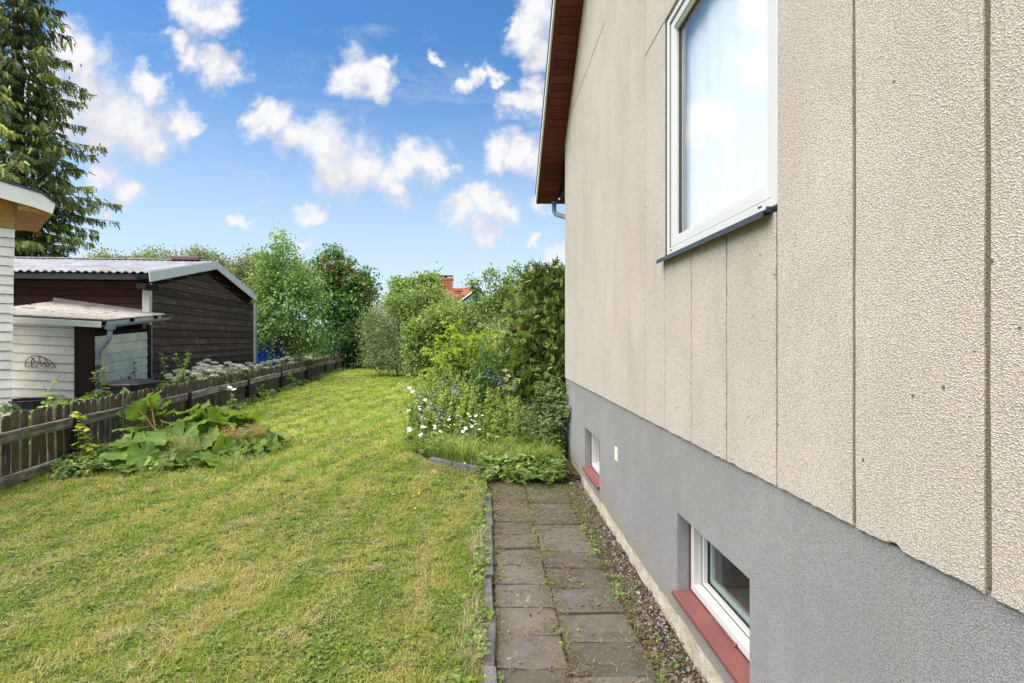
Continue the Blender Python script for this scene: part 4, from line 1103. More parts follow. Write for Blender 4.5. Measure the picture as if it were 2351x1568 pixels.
for i, z in enumerate(zs):
    ins = .012 if i % 4 in (2, 3) else 0
    s = 1 - .10 * z; rs.append(ring8(.56 * s - ins, .37 * s - ins, z))
rings(mb, rs).build('bin_body', M['black_plastic'], comp)
mb = MB(); rings(mb, [ring8(.56, .375, 1.02), ring8(.565, .38, 1.07), ring8(.54, .355, 1.085), ring8(.20, .12, 1.155, .05)])
lid = mb.build('lid', M['black_plastic'], comp)
mb = MB(); c = cc + UP * 1.14 - FT * .12 + FN * .02; mb.tube([c, c + UP * .05, c + UP * .055, c + UP * .075], [.022, .022, .036, .034], 10); mb.build('lid_knob', M['black_plastic'], lid)
mb = MB(); c = cc + UP * 1.10 + FT * .33 + FN * .12; mb.box(c, (.16, .34, .05), Matrix.Rotation(FANG - R(90), 3, 'Z'), bev=.02); mb.build('lid_latch', M['black_plastic'], lid)
mb = MB(); mb.box(FP(6.30, 11.02, .88, -.338), (.02, .22, .035), Matrix.Rotation(FANG - R(90), 3, 'Z'), bev=.006); mb.build('vent_slot', M['barn_dark'], comp)

# blue tarpaulin over a heap beyond the barn
tc = at(618, 777, 24.5); tc[2] = 0
def tarp():
    nx, ny = 34, 20; V = []
    r = np.random.default_rng(11)
    for j in range(ny):
        for i in range(nx):
            u, v = i / (nx - 1) * 2 - 1, j / (ny - 1) * 2 - 1
            e = max(abs(u), abs(v)); top = 2.0 - .25 * u
            s = min(1, max(0, (e - .62) / .14)); zz = top * (1 - s * s * (3 - 2 * s)) + .03
            fold = .05 * math.sin(14 * u + 3 * v) * s + .03 * math.sin(31 * v + 9 * u) * s + r.normal(0, .012)
            V.append(tc + FT * (u * (1.45 if s < .1 else 1.15) + fold * .3) * 1.0 + FN * (v * 1.05 + fold) + UP * (zz + fold * .5))
    i = np.arange(nx * ny).reshape(ny, nx)
    return np.array(V), np.stack([i[:-1, :-1], i[:-1, 1:], i[1:, 1:], i[1:, :-1]], -1).reshape(-1, 4)
V, Fq = tarp()
o = bpy.data.objects.new('tarpaulin', mesh_np('tarpaulin', V - tc, [Fq], M['blue'], True)); link(o, None, tc)
tag(o, 'blue tarpaulin draped over a heap beyond the dark barn', 'tarpaulin')

# small stack of red bricks behind the fence end
bst = thing('brick_stack', 'small stack of red bricks behind the far end of the picket fence', 'brick stack', at(752, 777, 30.6) * [1, 1, 0])
bm_ = MB().box((0, 0, .035), (.25, .12, .065), bev=.006).mesh('brick', M['brick'])
sp = at(752, 777, 30.6); sp[2] = -.06
for lay in range(9):
    for i in range(3):
        for j in range(2):
            if lay > 7 and (i + j) % 2: continue
            if lay < 6 and j == 1: continue
            q = sp + FT * (i - 1) * .265 + FN * (j * .14) + UP * lay * .068 * 1.55
            o = bpy.data.objects.new('brick', bm_); link(o, bst, q); o.rotation_euler = (0, 0, FANG + R(random.uniform(-5, 5))); o.scale = (1, 1, 1.5)

# ------------------------------------------------------------------ far house with chimney, flag
fh = at(1040, 777, 52); fh[2] = 0
far = thing('far_house', 'white house with red tiled roof and brick chimney beyond the shrubs', 'house', fh)
pk = at(1092, 660, 55.)                     # gable peak
rd = np.array([-.86, .51, 0])              # ridge runs away to the left; the gable faces right and towards us
rd /= np.linalg.norm(rd); gd = np.array([-.51, -.86, 0]); gd /= np.linalg.norm(gd)   # down the near roof slope
zr = pk[2]; sl = .48; wl_ = 4.6
E0 = pk + gd * wl_ - UP * wl_ * sl; R1 = pk + rd * 5.2; E1 = E0 + rd * 5.2
# tiled slope: rows of curved tiles
def tiled(A, Bp, C, D, rows, cols):
    V = []; sd = 4; ns = cols * sd + 1; nrm = np.cross(Bp - A, D - A); nrm /= np.linalg.norm(nrm); nrm *= np.sign(nrm[2])
    for j in range(rows):
        for e in (0, 1):
            t = (j + e) / rows
            for i in range(ns):
                s = i / (ns - 1); p = (A + (Bp - A) * s) * (1 - t) + (D + (C - D) * s) * t
                V.append(p + nrm * (.045 * abs(math.sin(math.pi * i / sd)) + (.05 if e else 0.0)))
    i = np.arange(len(V)).reshape(-1, ns)
    return np.array(V), np.stack([i[:-1, :-1], i[:-1, 1:], i[1:, 1:], i[1:, :-1]], -1).reshape(-1, 4)
V, Fq = tiled(pk + UP * .02 - rd * .4, R1 + UP * .02, E1 + UP * .02, E0 + UP * .02 - rd * .4, 13, 40)
o = bpy.data.objects.new('roof_tiles', mesh_np('roof_tiles', V - fh, [Fq], M['tile'])); link(o, far, fh); o["kind"] = 'stuff'
mb = MB(); bk = pk - gd * wl_ - UP * wl_ * sl
mb.prism([pk - UP * .12, E0 - UP * .12, E0 * [1, 1, 0], bk * [1, 1, 0], bk - UP * .12], rd * 5.1); mb.build('wall', M['house_white'], far)
for k in range(16):
    c = pk + gd * (-.2 + .3 * k - 2.2); zt = zr - abs(.3 * k - 2.4) * sl - .3
    mb = MB().box((0, 0, 0), (.022, .03, zt - 4.6)); put('wall_batten', mb.mesh('wall_batten', M['house_white']), far, (*(c - rd * .012)[:2], (zt + 4.6) / 2), (0, 0, math.atan2(gd[1], gd[0])))
plank(far, 'bargeboard', pk - rd * .42 - UP * .10, E0 - rd * .42 - UP * .10, .24, .04, M['tile_dark'], up=UP, out=-rd)
plank(far, 'verge_tile', pk - rd * .44 + UP * .06, E0 - rd * .44 + UP * .06, .05, .12, M['house_white'], up=UP, out=-rd)
mb = MB(); mb.prism([pk - rd * .4, bk - rd * .4, bk + rd * 5.2, pk + rd * 5.2], -UP * .1); mb.build('back_roof', M['tile'], far)
chc = at(1024, 777, 56.2); chz1 = at(1024, 644, 56.2)[2]; chz0 = 5.2
chm = MB().box((chc[0], chc[1], (chz0 + chz1) / 2), (1.42, .95, chz1 - chz0 - .03)).build('chimney', M['mortar'], far)
brk = MB().box((0, 0, 0), (.285, .05, .115), bev=.008).mesh('brick', M['brick']); brs = MB().box((0, 0, 0), (.05, .21, .115), bev=.008).mesh('brick', M['brick'])
zz = chz1 - .07; row = 0
while zz > 6.2:
    for i in range(-3, 3):
        x = i * .30 + (.15 if row % 2 else 0)
        if abs(x) > .62: continue
        put('brick', brk, chm, (chc[0] + x, chc[1] - .475 - .008, zz))
    for i in range(-2, 3):
        y = i * .225 + (.11 if row % 2 else 0)
        if abs(y) < .40: put('brick', brs, chm, (chc[0] - .71 - .008, chc[1] + y, zz)); 
    zz -= .142; row += 1
mb = MB().box((chc[0], chc[1], chz1 + .12), (1.54, 1.1, .24), bev=.02); mb.build('chimney_cap', M['brick'], chm)
mb = MB().box((chc[0], chc[1], chz1 + .47), (1.50, 1.15, .035), bev=.008)
for sx in (-.62, -.02, .62): mb.box((chc[0] + sx, chc[1] - .4, chz1 + .345), (.045, .05, .21))
mb.box((chc[0] - .03, chc[1], chz1 + .335), (.30, .3, .19)); mb.build('chimney_hood', M['sooty'], chm)
rv = at(1052, 777, 52.5); rz = at(1052, 668, 52.5)[2]
mb = MB().box((rv[0], rv[1], rz), (.95, .6, .16), bev=.03); mb.box((rv[0] - .05, rv[1], rz - .16), (.6, .5, .25)); mb.box((rv[0] + .05, rv[1] + .05, rz + .16), (.7, .4, .1), bev=.03); mb.build('roof_vent', M['brick'], far)

fpz = at(1003, 603, 58)[2]; fp0 = at(1003, 777, 58); fp0[2] = 0
flag = thing('flagpole', 'white flagpole flying a blue and yellow pennant behind the brick chimney', 'flagpole', fp0)
MB().tube([fp0, fp0 + UP * fpz * .6, fp0 + UP * fpz], [.07, .05, .03], 8).build('pole', M['pole'], flag)
MB().tube([fp0 + UP * fpz, fp0 + UP * (fpz + .12)], [.09, .06], 8).build('finial', M['sooty'], flag)
pen = []
n = 16
for i in range(n):
    t = i / (n - 1); hw = .46 * (1 - t) ** .8 + .015; c = fp0 + np.array([.52 - 3.05 * t, .1 * math.sin(5 * t), fpz - .80 - 1.45 * t ** .75 - .05 * math.sin(6 * t)])
    for s in (1, .3, -.3, -1): pen.append(c + np.array([.20 * s * (1 - t), 0, hw * s]))
pen = np.array(pen); idx = np.arange(n * 4).reshape(n, 4)
for b, col in ((0, (.05, .28, .48)), (1, (.75, .68, .08)), (2, (.05, .28, .48))):
    f = np.stack([idx[:-1, b], idx[:-1, b + 1], idx[1:, b + 1], idx[1:, b]], -1)
    use = np.unique(f); mp = np.zeros(len(pen), int); mp[use] = np.arange(len(use))
    o = bpy.data.objects.new('pennant_stripe', mesh_np('pennant_stripe', pen[use] - fp0, [mp[f]], plain('pennant_cloth', col, .8, .05))); link(o, flag, fp0)
# ------------------------------------------------------------------ leaves and branches
def nrmz(v): return v / (np.linalg.norm(v, axis=-1, keepdims=True) + 1e-9)
def T_diamond(w=.5, fold=.12): return np.array([(0, 0, 0), (-w, .45, fold), (0, 1, -.05), (w, .45, fold)]), [(0, 3, 2), (0, 2, 1)]
def T_oval(w=.3, fold=.08, droop=.15): return np.array([(0, 0, 0), (-w * .75, .22, fold), (-w, .5, fold), (-w * .6, .8, fold - droop * .6), (0, 1.05, -droop), (w * .6, .8, fold - droop * .6), (w, .5, fold), (w * .75, .22, fold), (0, .5, 0)]), [(0, 8, 2, 1), (8, 4, 3, 2), (0, 7, 6, 8), (8, 6, 5, 4)]
def T_narrow(w=.09, droop=.25): return np.array([(0, 0, 0), (-w, .4, .02), (w, .4, .02), (0, 1, -droop)]), [(0, 2, 1), (1, 2, 3)]
def T_maple(): 
    pts = [(0, 0), (-.28, .02), (-.52, .28), (-.30, .34), (-.50, .68), (-.20, .60), (0, 1.0), (.20, .60), (.50, .68), (.30, .34), (.52, .28), (.28, .02)]
    return np.array([(x, y, .05 * abs(x) - .1 * y * y) for x, y in pts] + [(0, .4, 0)]), [(12, i + 1, i) for i in range(11)] + [(12, 0, 11)]
def T_spray(n=6, w=.035):
    """flat conifer spray: a midrib of scales with side fingers"""
    V, Fl = [], []
    def fin(x, y, dx, dy, w_):
        k = len(V); px, py = -dy * w_, dx * w_
        V.extend([(x - px * .6, y - py * .6, 0), (x + dx * .55 - px, y + dy * .55 - py, -.02), (x + dx, y + dy, -.06), (x + dx * .55 + px, y + dy * .55 + py, -.02), (x + px * .6, y + py * .6, 0)])
        Fl.append((k, k + 1, k + 3, k + 4)); Fl.append((k + 1, k + 2, k + 3))
    fin(0, 0, 0, 1.0, w * 1.0)
    for i in range(n):
        y = .12 + .68 * i / n; l = .55 * (1 - .65 * i / n)
        for s in (-1, 1): fin(0, y, s * l * .72, l * .70, w * 1.5)
    return np.array(V), Fl
def T_needle():
    """hanging spruce twig: a ragged strip with short prongs"""
    V, Fl = [], []
    for i in range(4):
        y = i * .25; k = len(V); w = .20 * (1 - .16 * i)
        V.extend([(-.02, y, 0), (.02, y, 0), (w, y + .24, .05), (.0, y + .30, 0), (-w, y + .24, -.05)])
        Fl.extend([(k, k + 1, k + 2, k + 3), (k, k + 3, k + 4)])
    return np.array(V), Fl

class Leaves:
    def __init__(s): s.V = []; s.F = {}; s.t = []; s.n = 0
    def add(s, tmpl, pos, dirv, nrm, size, tint, wscale=1.0):
        TV, TF = tmpl; pos = np.asarray(pos, float); N = len(pos)
        if N == 0: return s
        y = nrmz(np.asarray(dirv, float)); x = nrmz(np.cross(y, nrm)); z = np.cross(x, y)
        size = np.broadcast_to(np.asarray(size, float), (N,))[:, None, None]
        T = TV * [wscale, 1, 1]
        V = pos[:, None, :] + size * (T[None, :, 0:1] * x[:, None] + T[None, :, 1:2] * y[:, None] + T[None, :, 2:3] * z[:, None])
        k = len(TV); base = (np.arange(N) * k)[:, None] + s.n
        for f in TF: s.F.setdefault(len(f), []).append(base + np.array(f)[None, :])
        s.V.append(V.reshape(-1, 3)); s.t.append(np.repeat(np.clip(np.broadcast_to(tint, (N,)), 0, 1), k)); s.n += N * k
        return s
    def raw(s, V, Fl, tint):
        V = np.asarray(V, float).reshape(-1, 3)
        for f in Fl: s.F.setdefault(len(f), []).append(np.array([f]) + s.n)
        s.V.append(V); s.t.append(np.broadcast_to(np.asarray(tint, float), (len(V),))); s.n += len(V); return s
    def mesh(s, name, mat, origin=(0, 0, 0), smooth=False):
        return mesh_np(name, np.vstack(s.V) - np.asarray(origin, float), [np.vstack(v) for v in s.F.values()], mat, smooth, np.concatenate(s.t))
    def build(s, name, mat, parent=None, origin=None, smooth=False):
        if origin is None: origin = wpos(parent) if parent is not None else np.zeros(3)
        return link(bpy.data.objects.new(name, s.mesh(name, mat, origin, smooth)), parent, origin)

def rdir(n, up=0.0, r=rng):
    v = r.normal(0, 1, (n, 3)); v[:, 2] += up; return nrmz(v)

def clump_crown(lv, centers, outw, rad, per, size, tmpl, r, tbase=None, droop=.25, flat=.75, spread=.22, ws=1.0, nup=.9):
    """leaf clumps: every centre gets `per` leaves"""
    n = len(centers)
    tb = r.random(n) if tbase is None else tbase
    idx = np.repeat(np.arange(n), per); N = len(idx)
    off = r.normal(0, 1, (N, 3)) * (np.asarray(rad)[idx] if hasattr(rad, '__len__') else rad)[:, None] if hasattr(rad, '__len__') else r.normal(0, 1, (N, 3)) * rad
    off[:, 2] *= flat
    pos = centers[idx] + off
    d = nrmz(outw[idx] * .8 + r.normal(0, .7, (N, 3)) - [0, 0, droop])
    nm = nrmz(r.normal(0, .6, (N, 3)) + [0, 0, nup] + outw[idx] * .35)
    t = np.clip(.5 + (tb[idx] - .5) * .75 + r.normal(0, spread, N), 0, 1)
    lv.add(tmpl, pos, d, nm, size * r.uniform(.65, 1.3, N), t, ws)

def blob_points(blobs, n, r, surf=.55):
    """points in a union of ellipsoids, thicker near the skin"""
    w = np.array([b[3] * b[4] * b[5] for b in blobs]) ** (2 / 3); w /= w.sum()
    k = r.choice(len(blobs), n, p=w); u = nrmz(r.normal(0, 1, (n, 3)))
    rr = (surf + (1 - surf) * r.random(n)) * (1 + r.normal(0, .17, n))
    B_ = np.array([b[:6] for b in blobs], float)
    c = B_[k, :3]; p = c + u * rr[:, None] * B_[k, 3:6]
    return p, nrmz(u / B_[k, 3:6] * B_[k, 3:6].mean(1)[:, None])

def bez(a, b, c, n=6):
    t = np.linspace(0, 1, n)[:, None]; return (1 - t) ** 2 * a + 2 * t * (1 - t) * b + t * t * c

def branches(mb, base, top, targets, r0, r, n_side=5, thin=.012, sag=.1, lo=.12):
    """trunk from base to top and limbs out to the targets"""
    base, top = np.array(base, float), np.array(top, float)
    k = 7; wob = r.normal(0, 1, (k, 3)) * np.linalg.norm(top - base) * .012; wob[0] = 0
    P = base + (top - base) * np.linspace(0, 1, k)[:, None] + wob
    mb.tube(P, r0 * (1 - np.linspace(0, 1, k) * .88), 8)
    hgt = top[2] - base[2]
    for q in targets:
        t = np.clip((q[2] - base[2]) / hgt * r.uniform(.45, .85), lo, .97)
        a = P[0] + (P[-1] - P[0]) * t
        i = min(int(t * (k - 1)), k - 2); f = t * (k - 1) - i; a = P[i] * (1 - f) + P[i + 1] * f
        m = a * .5 + q * .5 + [0, 0, np.linalg.norm(q - a) * r.uniform(-sag, .22)]
        rr = max(thin, r0 * (1 - .88 * t) * r.uniform(.25, .45))
        mb.tube(bez(a, m, q, 5), np.linspace(rr, thin * .5, 5), n_side, cap=False)
    return mb

def leafy(name, label, cat, base, blobs, seed, mat, n_cl, per, size, tmpl, rad, trunk=None, r0=.1, bk='brown', top=None, limbs=40, group=None, surf=.55, droop=.25, flat=.75, extra=None, tb=None, ws=1.0, lo=.12, crown='crown', nup=.9, stem='trunk'):
    r = np.random.default_rng(seed); base = np.array(base, float)
    t = thing(name, label, cat, base, group)
    p, u = blob_points(blobs, n_cl, r, surf)
    p = p[p[:, 2] > base[2] + .05]; u = u[:len(p)]
    p2, u = p, nrmz(p - np.array([np.average([b[0] for b in blobs]), np.average([b[1] for b in blobs]), base[2] + (max(b[2] for b in blobs) - base[2]) * .5]))
    lv = Leaves(); clump_crown(lv, p, u, rad, per, size, tmpl, r, droop=droop, flat=flat, tbase=tb(p, r) if tb else None, ws=ws, nup=nup)
    if extra: extra(lv, r)
    lv.build(crown, mat, t)
    if limbs:
        topc = np.array(top if top is not None else [base[0], base[1], max(b[2] + b[5] * .6 for b in blobs)])
        mb = MB(); branches(mb, base, topc, p[r.choice(len(p), min(limbs, len(p)), replace=False)], r0, r, lo=lo)
        mb.build(stem, B[bk], t, smooth=True, origin=base)
    return t

def px_blob(x, y, rx, ry, d, rd=None):
    c = at(x, y, d); s = d / F; return (c[0], c[1], c[2], rx * s, (rd if rd else rx * s), ry * s)

# ------------------------------------------------------------------ spruce
SPRUCE = []
def spruce():
    r = np.random.default_rng(21); base = at(38, 777, 27.); base[2] = -.1; hgt = 27.
    t = thing('spruce_tree', 'tall dark green spruce with drooping branches and brown cones behind the white house', 'tree', base)
    mb = MB(); mb.tube([base, base + [.1, 0, hgt * .3], base + [-.05, .1, hgt * .7], base + [0, 0, hgt]], [.42, .34, .2, .03], 10)
    mb.build('trunk', B['spruce'], t, smooth=True, origin=base)
    lv = Leaves(); tm = T_needle(); bb = MB(); P, D, N_, S, TT = [], [], [], [], []
    cones = []
    z = 1.4
    while z < hgt - .3:
        f = z / hgt
        # the crown's outline: wide below, stepping in
        Rm = 5.3 * (1 - f) ** .75 * (1 + .10 * math.sin(z * 2.1)) + .15
        if f > .42: Rm *= .9
        nb = 7 if f < .85 else 5
        a0 = r.random() * 6.28
        for k in range(nb):
            a = a0 + 6.283 * k / nb + r.normal(0, .22); L_ = Rm * r.uniform(.62, 1.12)
            o = np.array([math.cos(a), math.sin(a), 0]); s = np.linspace(0, 1, 9)
            drop = -L_ * (.10 + .30 * (1 - f)); lift = .20 * L_
            C = base + [0, 0, z] + o * (s * L_)[:, None] + UP * (drop * s ** 1.2 + lift * np.clip(s - .55, 0, 1) ** 1.5 * 2.0 + .1 * s)[:, None]
            bb.tube(C, np.linspace(.05 * (1 - f * .6), .008, 9), 4, cap=False); SPRUCE.extend(C[3:8])
            side = np.array([-o[1], o[0], 0])
            m = int(28 * L_ / 2.2) + 9
            btint = r.normal(.52, .17)
            for q in range(m):
                s_ = r.uniform(.10, 1.0) ** .8; i = min(int(s_ * 8), 7); c = C[i] + (C[i + 1] - C[i]) * (s_ * 8 - i)
                tl = (.30 + .9 * (1 - s_) * min(1, L_ / 3)) * r.uniform(.5, 1.0)        # side twig length
                sg = r.choice([-1, 1]); dv = side * sg * r.uniform(.5, 1) + o * r.uniform(.25, .8); dv /= np.linalg.norm(dv)
                nn = max(2, int(tl / .15))
                for w in range(nn):
                    u = (w + r.random()) / nn; p = c + dv * tl * u - UP * (.16 * u * u * tl + .02)
                    P.append(p); D.append(dv * r.uniform(.1, .7) - UP * r.uniform(.35, 1.15) + r.normal(0, .2, 3)); N_.append(o * .6 + r.normal(0, .5, 3)); S.append(r.uniform(.19, .44))
                    TT.append(btint + r.normal(0, .13) + .30 * (u > .8) * (r.random() < .55) + .12 * s_)
            if r.random() < .5 and f > .38:
                for q in range(r.integers(2, 7)): cones.append(C[r.integers(5, 9)] + r.normal(0, .16, 3) - UP * .12)
        z += .40 + .30 * f * r.random() + .06
    lv.add(tm, P, D, N_, S, TT); lv.build('needles', L['spruce_needles'], t)
    bb.build('branches', B['spruce'], t, origin=base)
    mb = MB()
    for c in cones: mb.tube([c, c - UP * .07, c - UP * .19], [.02, .036, .012], 5)
    o = mb.build('cones', plain('spruce_cone', (.22, .12, .05), .8, .2), t, origin=base); o["kind"] = 'stuff'
spruce()
sp_ = np.array(SPRUCE); sp_ = sp_[sp_[:, 1] < 26.6]; q_ = np.hypot(1122 + F * sp_[:, 0] / sp_[:, 1] - 192, 777 - F * (sp_[:, 2] - H) / sp_[:, 1] - 280)
b0 = sp_[q_.argmin()] + UP * .12
brd = thing('bird', 'small grey bird perched on a drooping spruce branch', 'bird', b0)
mb = MB(); mb.tube([b0 + np.array(q) * 1.35 for q in ((-.16, 0, -.05), (-.06, 0, .0), (.02, 0, .05), (.08, 0, .12), (.12, 0, .17), (.16, 0, .17))], [.015, .055, .075, .06, .042, .012], 8); mb.build('bird_body', plain('grey_plumage', (.10, .09, .09), .8), brd, smooth=True)

# ------------------------------------------------------------------ far wood behind the barn
def far_wood():
    r = np.random.default_rng(31); blobs = []
    for x in np.arange(225, 700, 17):
        top = 588 + 12 * math.sin(x * .05) + r.uniform(-12, 10) + (14 if x > 500 else 0)
        d = r.uniform(70, 84); blobs.append(px_blob(x, top + 55, r.uniform(18, 30), 52, d, 3.0)); 
        blobs.append(px_blob(x + 6, top + 16, r.uniform(10, 17), 16, d, 2.0))
    for x in np.arange(-200, 230, 30):
        blobs.append(px_blob(x, 690, 30, 60, 80, 3))
    p, u = blob_points(blobs, 8000, r, .4)
    lv = Leaves(); clump_crown(lv, p, u, .6, 13, .30, T_diamond(.4), r, droop=.2)
    o = lv.build('far_wood', L['far_leaves']); o["kind"] = 'stuff'
far_wood()

# ------------------------------------------------------------------ trees behind the fence
def birch():
    d = 23.8; base = at(662, 777, d); base[2] = 0
    bl = [px_blob(648, 545, 18, 40, d), px_blob(648, 590, 40, 40, d), px_blob(625, 640, 58, 45, d), px_blob(690, 650, 48, 45, d), px_blob(650, 700, 88, 60, d, 1.4), px_blob(610, 700, 45, 60, d), px_blob(715, 690, 32, 50, d),
          px_blob(660, 760, 85, 45, d, 1.4), px_blob(700, 780, 45, 45, d), px_blob(605, 600, 22, 20, d), px_blob(600, 740, 25, 40, d)]
    leafy('birch_tree', 'slender pale green birch behind the fence next to the dark barn', 'tree', base, bl, 41, L['birch_leaves'], 640, 24, .115, T_diamond(.42), .21, r0=.075, bk='birch', top=at(650, 520, d), limbs=110, droop=.6, surf=.35)
birch()
def lilac():
    d = 35.8; base = at(782, 777, d); base[2] = 0
    bl = [px_blob(760, 610, 38, 38, d), px_blob(745, 650, 38, 50, d), px_blob(800, 640, 50, 38, d), px_blob(830, 660, 34, 42, d), px_blob(790, 690, 70, 48, d, 1.8), px_blob(750, 730, 45, 55, d), px_blob(835, 720, 28, 45, d), px_blob(780, 790, 60, 40, d), px_blob(770, 580, 20, 16, d)]
    def heads(lv, r): pass
    t = leafy('lilac_tree', 'rounded dark green tree with rusty brown seed heads beyond the fence end', 'tree', base, bl, 43, L['lilac_leaves'], 620, 22, .20, T_oval(.32, .06, .3), .25, r0=.16, top=at(785, 640, d), limbs=60, droop=.5, surf=.6)
    r = np.random.default_rng(3); lv = Leaves()
    for x, y in [(748, 600), (760, 615), (735, 612), (745, 590), (752, 625), (795, 618), (810, 628), (845, 655), (835, 640), (775, 640), (820, 690), (765, 690), (788, 660), (850, 690), (740, 640), (806, 608), (770, 600), (758, 604), (802, 622), (830, 700), (800, 705), (842, 668)]:
        c = at(x, y + r.uniform(-3, 3), d - 1.3 - r.uniform(0, .4)); q = c + r.normal(0, .11, (26, 3)) * [.8, .8, 1.2]; lv.add(T_diamond(.35), q, rdir(26, .3, r), rdir(26, 0, r), .09, r.random(26))
    lv.build('seed_heads', L['seed_heads'], t)
lilac()

# ------------------------------------------------------------------ shrubs closing the garden
def shrub(label, blobs, seed, mat, n_cl, per, size, tmpl, rad, name='shrub', cat='shrub', base=None, limbs=36, r0=.05, bk='grey', group=None, **kw):
    if base is None:
        base = np.array([np.mean([b[0] for b in blobs]), np.mean([b[1] for b in blobs]), .05])
    return leafy(name, label, cat, base, blobs, seed, mat, n_cl, per, size, tmpl, rad, r0=r0, bk=bk, limbs=limbs, group=group, crown='foliage', stem='branches', lo=.03, **kw)
d = 33.5
shrub('dark green hedge closing the far end of the lawn', [px_blob(x, 800 + 6 * math.sin(x), 34, 58, d + (i % 3) * .6, .9) for i, x in enumerate(range(770, 1010, 30))] + [px_blob(800, 760, 40, 40, 35.2), px_blob(830, 770, 30, 60, 34.5)], 51, L['hedge_leaves'], 900, 16, .16, T_oval(.3), .22, name='hedge', cat='hedge', limbs=30)
d = 27.5
shrub('large grey-green willow-like shrub at the far right of the lawn', [px_blob(880, 790, 42, 55, d), px_blob(860, 745, 30, 40, d), px_blob(920, 760, 62, 65, d, 1.6), px_blob(905, 715, 45, 30, d), px_blob(960, 790, 45, 55, d - 1), px_blob(950, 720, 50, 40, d), px_blob(885, 825, 45, 22, d - .6), px_blob(940, 832, 50, 22, d - 1)], 53, L['willow_leaves'], 900, 24, .13, T_narrow(.16), .24, limbs=90, bk='grey', droop=.1)
d = 30
shrub('dark leaved tree top with pale flower heads in front of the brick chimney', [px_blob(925, 660, 28, 20, d), px_blob(960, 662, 34, 26, d), px_blob(985, 668, 26, 26, d), px_blob(985, 645, 22, 12, d), px_blob(940, 690, 44, 30, d)], 55, L['mid_leaves'], 330, 20, .17, T_oval(.3), .2, name='elder_tree', cat='tree', limbs=40, r0=.09, bk='brown', base=at(945, 777, d) * [1, 1, 0])
d = 23.5
shrub('tall yellow-green shrub rising in front of the far house roof', [px_blob(975, 690, 45, 32, d), px_blob(990, 688, 24, 22, d), px_blob(1008, 716, 40, 34, d), px_blob(955, 715, 42, 36, d), px_blob(1000, 745, 55, 40, d), px_blob(915, 700, 30, 22, d)], 57, L['bush_leaves'], 560, 24, .125, T_diamond(.3), .21, limbs=60, bk='brown', tb=lambda p, r: np.clip(.62 + r.normal(0, .25, len(p)), 0, 1))
d = 19.
shrub('loose mid green shrub with white blossom between the birch side and the thuja', [px_blob(1040, 720, 32, 40, d), px_blob(1075, 735, 45, 42, d), px_blob(1110, 720, 40, 40, d), px_blob(1150, 720, 45, 46, d), px_blob(1060, 780, 60, 50, d), px_blob(1130, 780, 60, 50, d)], 59, L['bush_leaves'], 720, 22, .10, T_diamond(.26), .17, limbs=110, bk='grey', surf=.3)
d = 16.5
def upright_shoots(lv, r):
    for x0, y0, x1, y1 in ((1140, 720, 1135, 618), (1150, 720, 1182, 616), (1152, 710, 1165, 640), (1128, 720, 1120, 640), (1160, 700, 1176, 668), (1090, 700, 1080, 640), (1096, 700, 1094, 650), (1145, 700, 1150, 655), (1170, 705, 1186, 650)):
        P = bez(at(x0, y0, d), at(x0, (y0 + y1) / 2, d), at(x1, y1, d), 12)
        for i in range(12):
            for k in range(7): lv.add(T_oval(.3), P[i:i + 1] + r.normal(0, .035 + .006 * i, (1, 3)), rdir(1, .3, r), rdir(1, 1, r), .10 * r.uniform(.7, 1.2), [r.random()])
shrub('young tree with upright leafy shoots above the shrubs beside the thuja', [px_blob(1125, 700, 28, 26, d), px_blob(1165, 700, 30, 34, d), px_blob(1150, 735, 46, 40, d), px_blob(1085, 655, 14, 12, d), px_blob(1130, 632, 14, 14, d), px_blob(1165, 640, 16, 14, d), px_blob(1178, 620, 9, 8, d), px_blob(1160, 668, 16, 14, d)], 61, L['bush_leaves'], 240, 18, .085, T_oval(.3), .12, name='young_tree', cat='tree', limbs=50, r0=.04, bk='grey', extra=upright_shoots, base=at(1140, 777, d) * [1, 1, 0] )
d = 15.
shrub('fresh green apple-like bush between the far lawn and the weigela', [px_blob(985, 760, 48, 36, d), px_blob(955, 780, 34, 34, d), px_blob(1015, 730, 40, 30, d), px_blob(1030, 770, 44, 44, d), px_blob(1000, 810, 52, 40, d), px_blob(960, 820, 24, 30, d)], 63, L['mid_leaves'], 420, 22, .085, T_oval(.30), .13, limbs=50, bk='brown', tb=lambda p, r: np.clip(.55 + r.normal(0, .28, len(p)), 0, 1))
d = 13.8
shrub('dense green undershrub behind the weigela by the thuja', [px_blob(1080, 830, 70, 50, d), px_blob(1150, 790, 50, 60, d), px_blob(1190, 840, 50, 60, d)], 65, L['willow_leaves'], 420, 22, .09, T_narrow(.15), .14, limbs=40)

